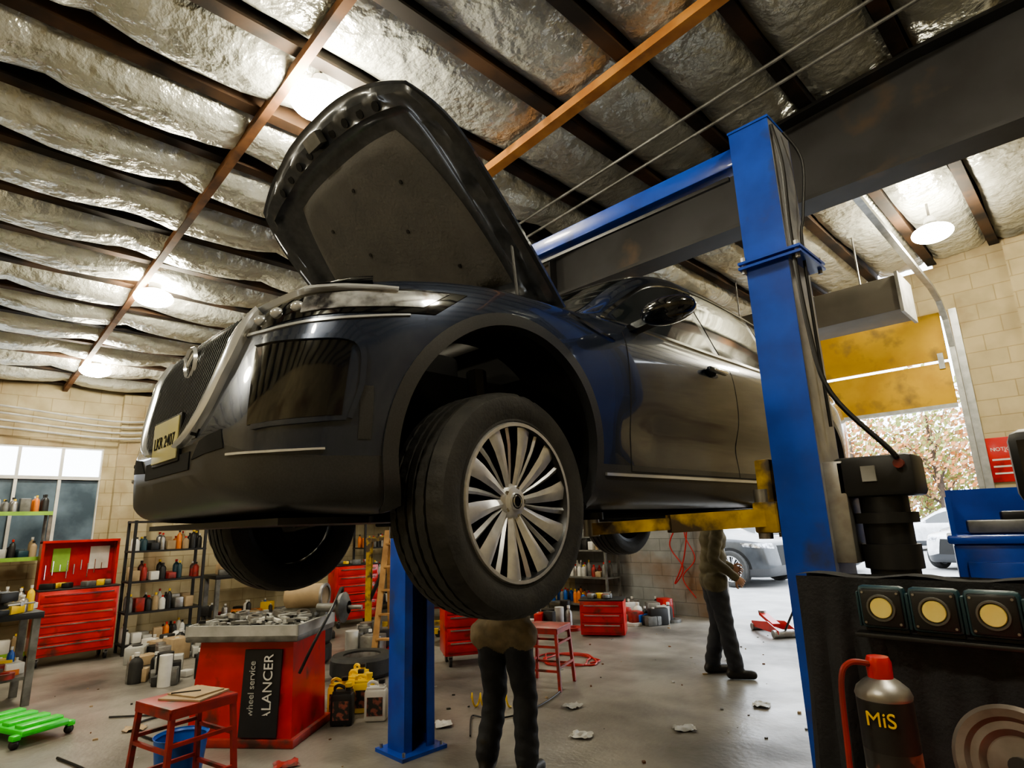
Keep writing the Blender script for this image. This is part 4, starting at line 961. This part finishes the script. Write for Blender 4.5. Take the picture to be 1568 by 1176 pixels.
mb.cyl((0,-.02,.005),(0,.0,0),.012,'black',seg=16);mb.obj('metal_pulley_dish',(-.165,1.14,1.196))
# ---------------------------------------------------------------- right background cabinet & equipment
mb=MB();mb.box((0,0,.70),(.42,.4,1.36),'blue',bev=.01);mb.box((0,-.21,1.1),(.34,.02,.4),'blue',bev=.005);mb.box((0,0,1.40),(.46,.44,.04),'blue',bev=.01)
for sx in (-1,1): mb.box((sx*.20,0,1.5),(.02,.4,.2),'blue')
mb.box((0,.18,1.52),(.4,.02,.24),'blue');mb.box((-.02,0,1.455),(.24,.2,.06),'grey',bev=.01);mb.box((.06,.02,1.50),(.12,.1,.05),'black',bev=.01)
mb.cyl((-.14,-.23,1.1),(-.14,-.23,1.2),.01,'chrome');mb.obj('blue_parts_cabinet',(-.42,3.75,0),R(10))
mb=MB();mb.box((0,0,.65),(.40,.36,1.3),'black',bev=.02);mb.box((0,0,1.42),(.32,.28,.22),'black',bev=.03);mb.box((0,-.02,1.68),(.34,.24,.26),'black',bev=.04)
mb.box((0,-.145,1.68),(.26,.01,.18),'gloss');mb.cyl((-.10,-.15,1.42),(-.10,-.16,1.42),.03,'redd');mb.tube([(.1,0,1.3),(.3,-.1,1.1),(.25,-.1,.6),(.3,0,.1)],.015,'rubber',sub=5)
mb.obj('diagnostic_machine',(-.06,2.80,0),R(-10))
mb=MB();mb.box((0,0,0),(.28,.012,.52),'red',bev=.003);T=Matrix.Translation((0,-.008,.12))@Matrix.Rotation(R(90),4,'X');text_into(mb,'NOTICE',.06,'white',T)
for z in (0,-.08,-.16): mb.box((0,-.008,z),(.22,.004,.02),'white')
mb.obj('wall_sign',(-.86,YB-.02,2.08))
mb=MB()
mb.tube([(.02,YB-.04,.3),(.02,YB-.04,4.4)],.02,'galv');mb.box((.02,YB-.06,1.5),(.18,.1,.26),'lgrey',bev=.01);mb.obj('wall_conduit')
# ---------------------------------------------------------------- outside
def parked(name,loc,rz,paint,sc):
    mb=MB();V,F=shell(mb,paint,60,3);b=BVHTree.FromPolygons([Vector(v) for v in V],F);pt=Patcher(b,mb);car_glass(pt)
    for side in(1,-1):
        bb=bil([(25,.79),(57,.84),(60,.92),(25,.90)]);pt.patch(lambda u,v,side=side:PO(side*bb(u,v)[0],bb(u,v)[1]),10,3,.006,'lens')
        for s0 in (.9,4.02):
            pt.patch(lambda u,v,s0=s0,side=side:SI(s0+math.cos(R(180*u))*.44*v,.385+math.sin(R(180*u))*.44*v,side),24,3,.004,'liner')
            wheel(mb,(side*.90,s0,.385),side,seg=32,detail=False)
    pt.patch(lambda u,v:PO((-1+2*u)*20,.45+.4*v),10,4,.005,'liner')
    o=mb.obj(name,loc,rz);o.scale=(sc,sc,sc)
M['psilver']=mat('paint_silver',(.42,.44,.47),rough=.3,metal=.5,coat=.6);M['pgrey']=mat('paint_grey',(.045,.05,.058),rough=.35,metal=.2,coat=.3);M['pwhite']=mat('paint_white',(.70,.71,.73),rough=.3,coat=.6)
parked('parked_car',(-5.35,14.1,-.03),R(82),'pgrey',1.04)
parked('parked_car',(-5.0,18.0,-.03),R(100),'psilver',.93);parked('parked_car',(-3.2,18.8,-.03),R(-20),'pwhite',.93)
parked('parked_car',(-1.6,24,-.03),R(-60),'pgrey',.95);parked('parked_car',(-7.2,28,-.03),R(-80),'pwhite',.95);parked('parked_car',(-.9,19.5,-.03),R(-15),'psilver',.92)
parked('parked_car',(-4.6,25,-.03),R(-70),'psilver',.95)
def tree(loc,h,r,n,ks):
    mb=MB();mb.tube([(0,0,0),(.1,0,h*.3),(-.05,.1,h*.6),(0,0,h*.85)],[.22,.16,.10,.04],'bark',sub=4)
    cl=[]
    for i in range(12):
        a=random.random()*6.28;rr=r*random.uniform(.2,.75);c=Vector((rr*math.cos(a),rr*math.sin(a),h*random.uniform(.2,.95)));cl.append(c)
        mb.tube([(0,0,c.z*.6),tuple(c)],[.06,.02],'bark',seg=5)
    for i in range(n):
        c=random.choice(cl);p=c+Vector((random.gauss(0,.33),random.gauss(0,.33),random.gauss(0,.28)))*r*.75
        a=Vector((random.gauss(0,1),random.gauss(0,1),random.gauss(0,1))).normalized();b=a.orthogonal().normalized();s=random.uniform(.08,.18)
        b2=a.cross(b);mb.add([p-b*s,p-b2*s*.6,p+b*s,p+b2*s*.6],[(0,1,2,3)],random.choice(ks))
    mb.obj('autumn_tree',loc,recalc=False)
for i,(x,y) in enumerate(((-12,36),(-9,33),(-6,35),(-3,33),(0,35),(3,37),(-15,38),(-7.5,40),(-1.5,40))):
    tree((x,y,-.03),random.uniform(5,7.5),random.uniform(2.6,3.4),2600,[['leaf1','leaf3','leaf1'],['leaf2','leaf3','leaf1'],['leaf3','leaf2','leaf2']][i%3])
w=bpy.data.worlds.new('sky');bpy.context.scene.world=w;w.use_nodes=True
bg=w.node_tree.nodes['Background'];bg.inputs[0].default_value=(.86,.93,1,1);bg.inputs[1].default_value=7.5
try: bpy.context.scene.view_settings.look='AgX - Medium High Contrast'
except Exception as e: print(e)
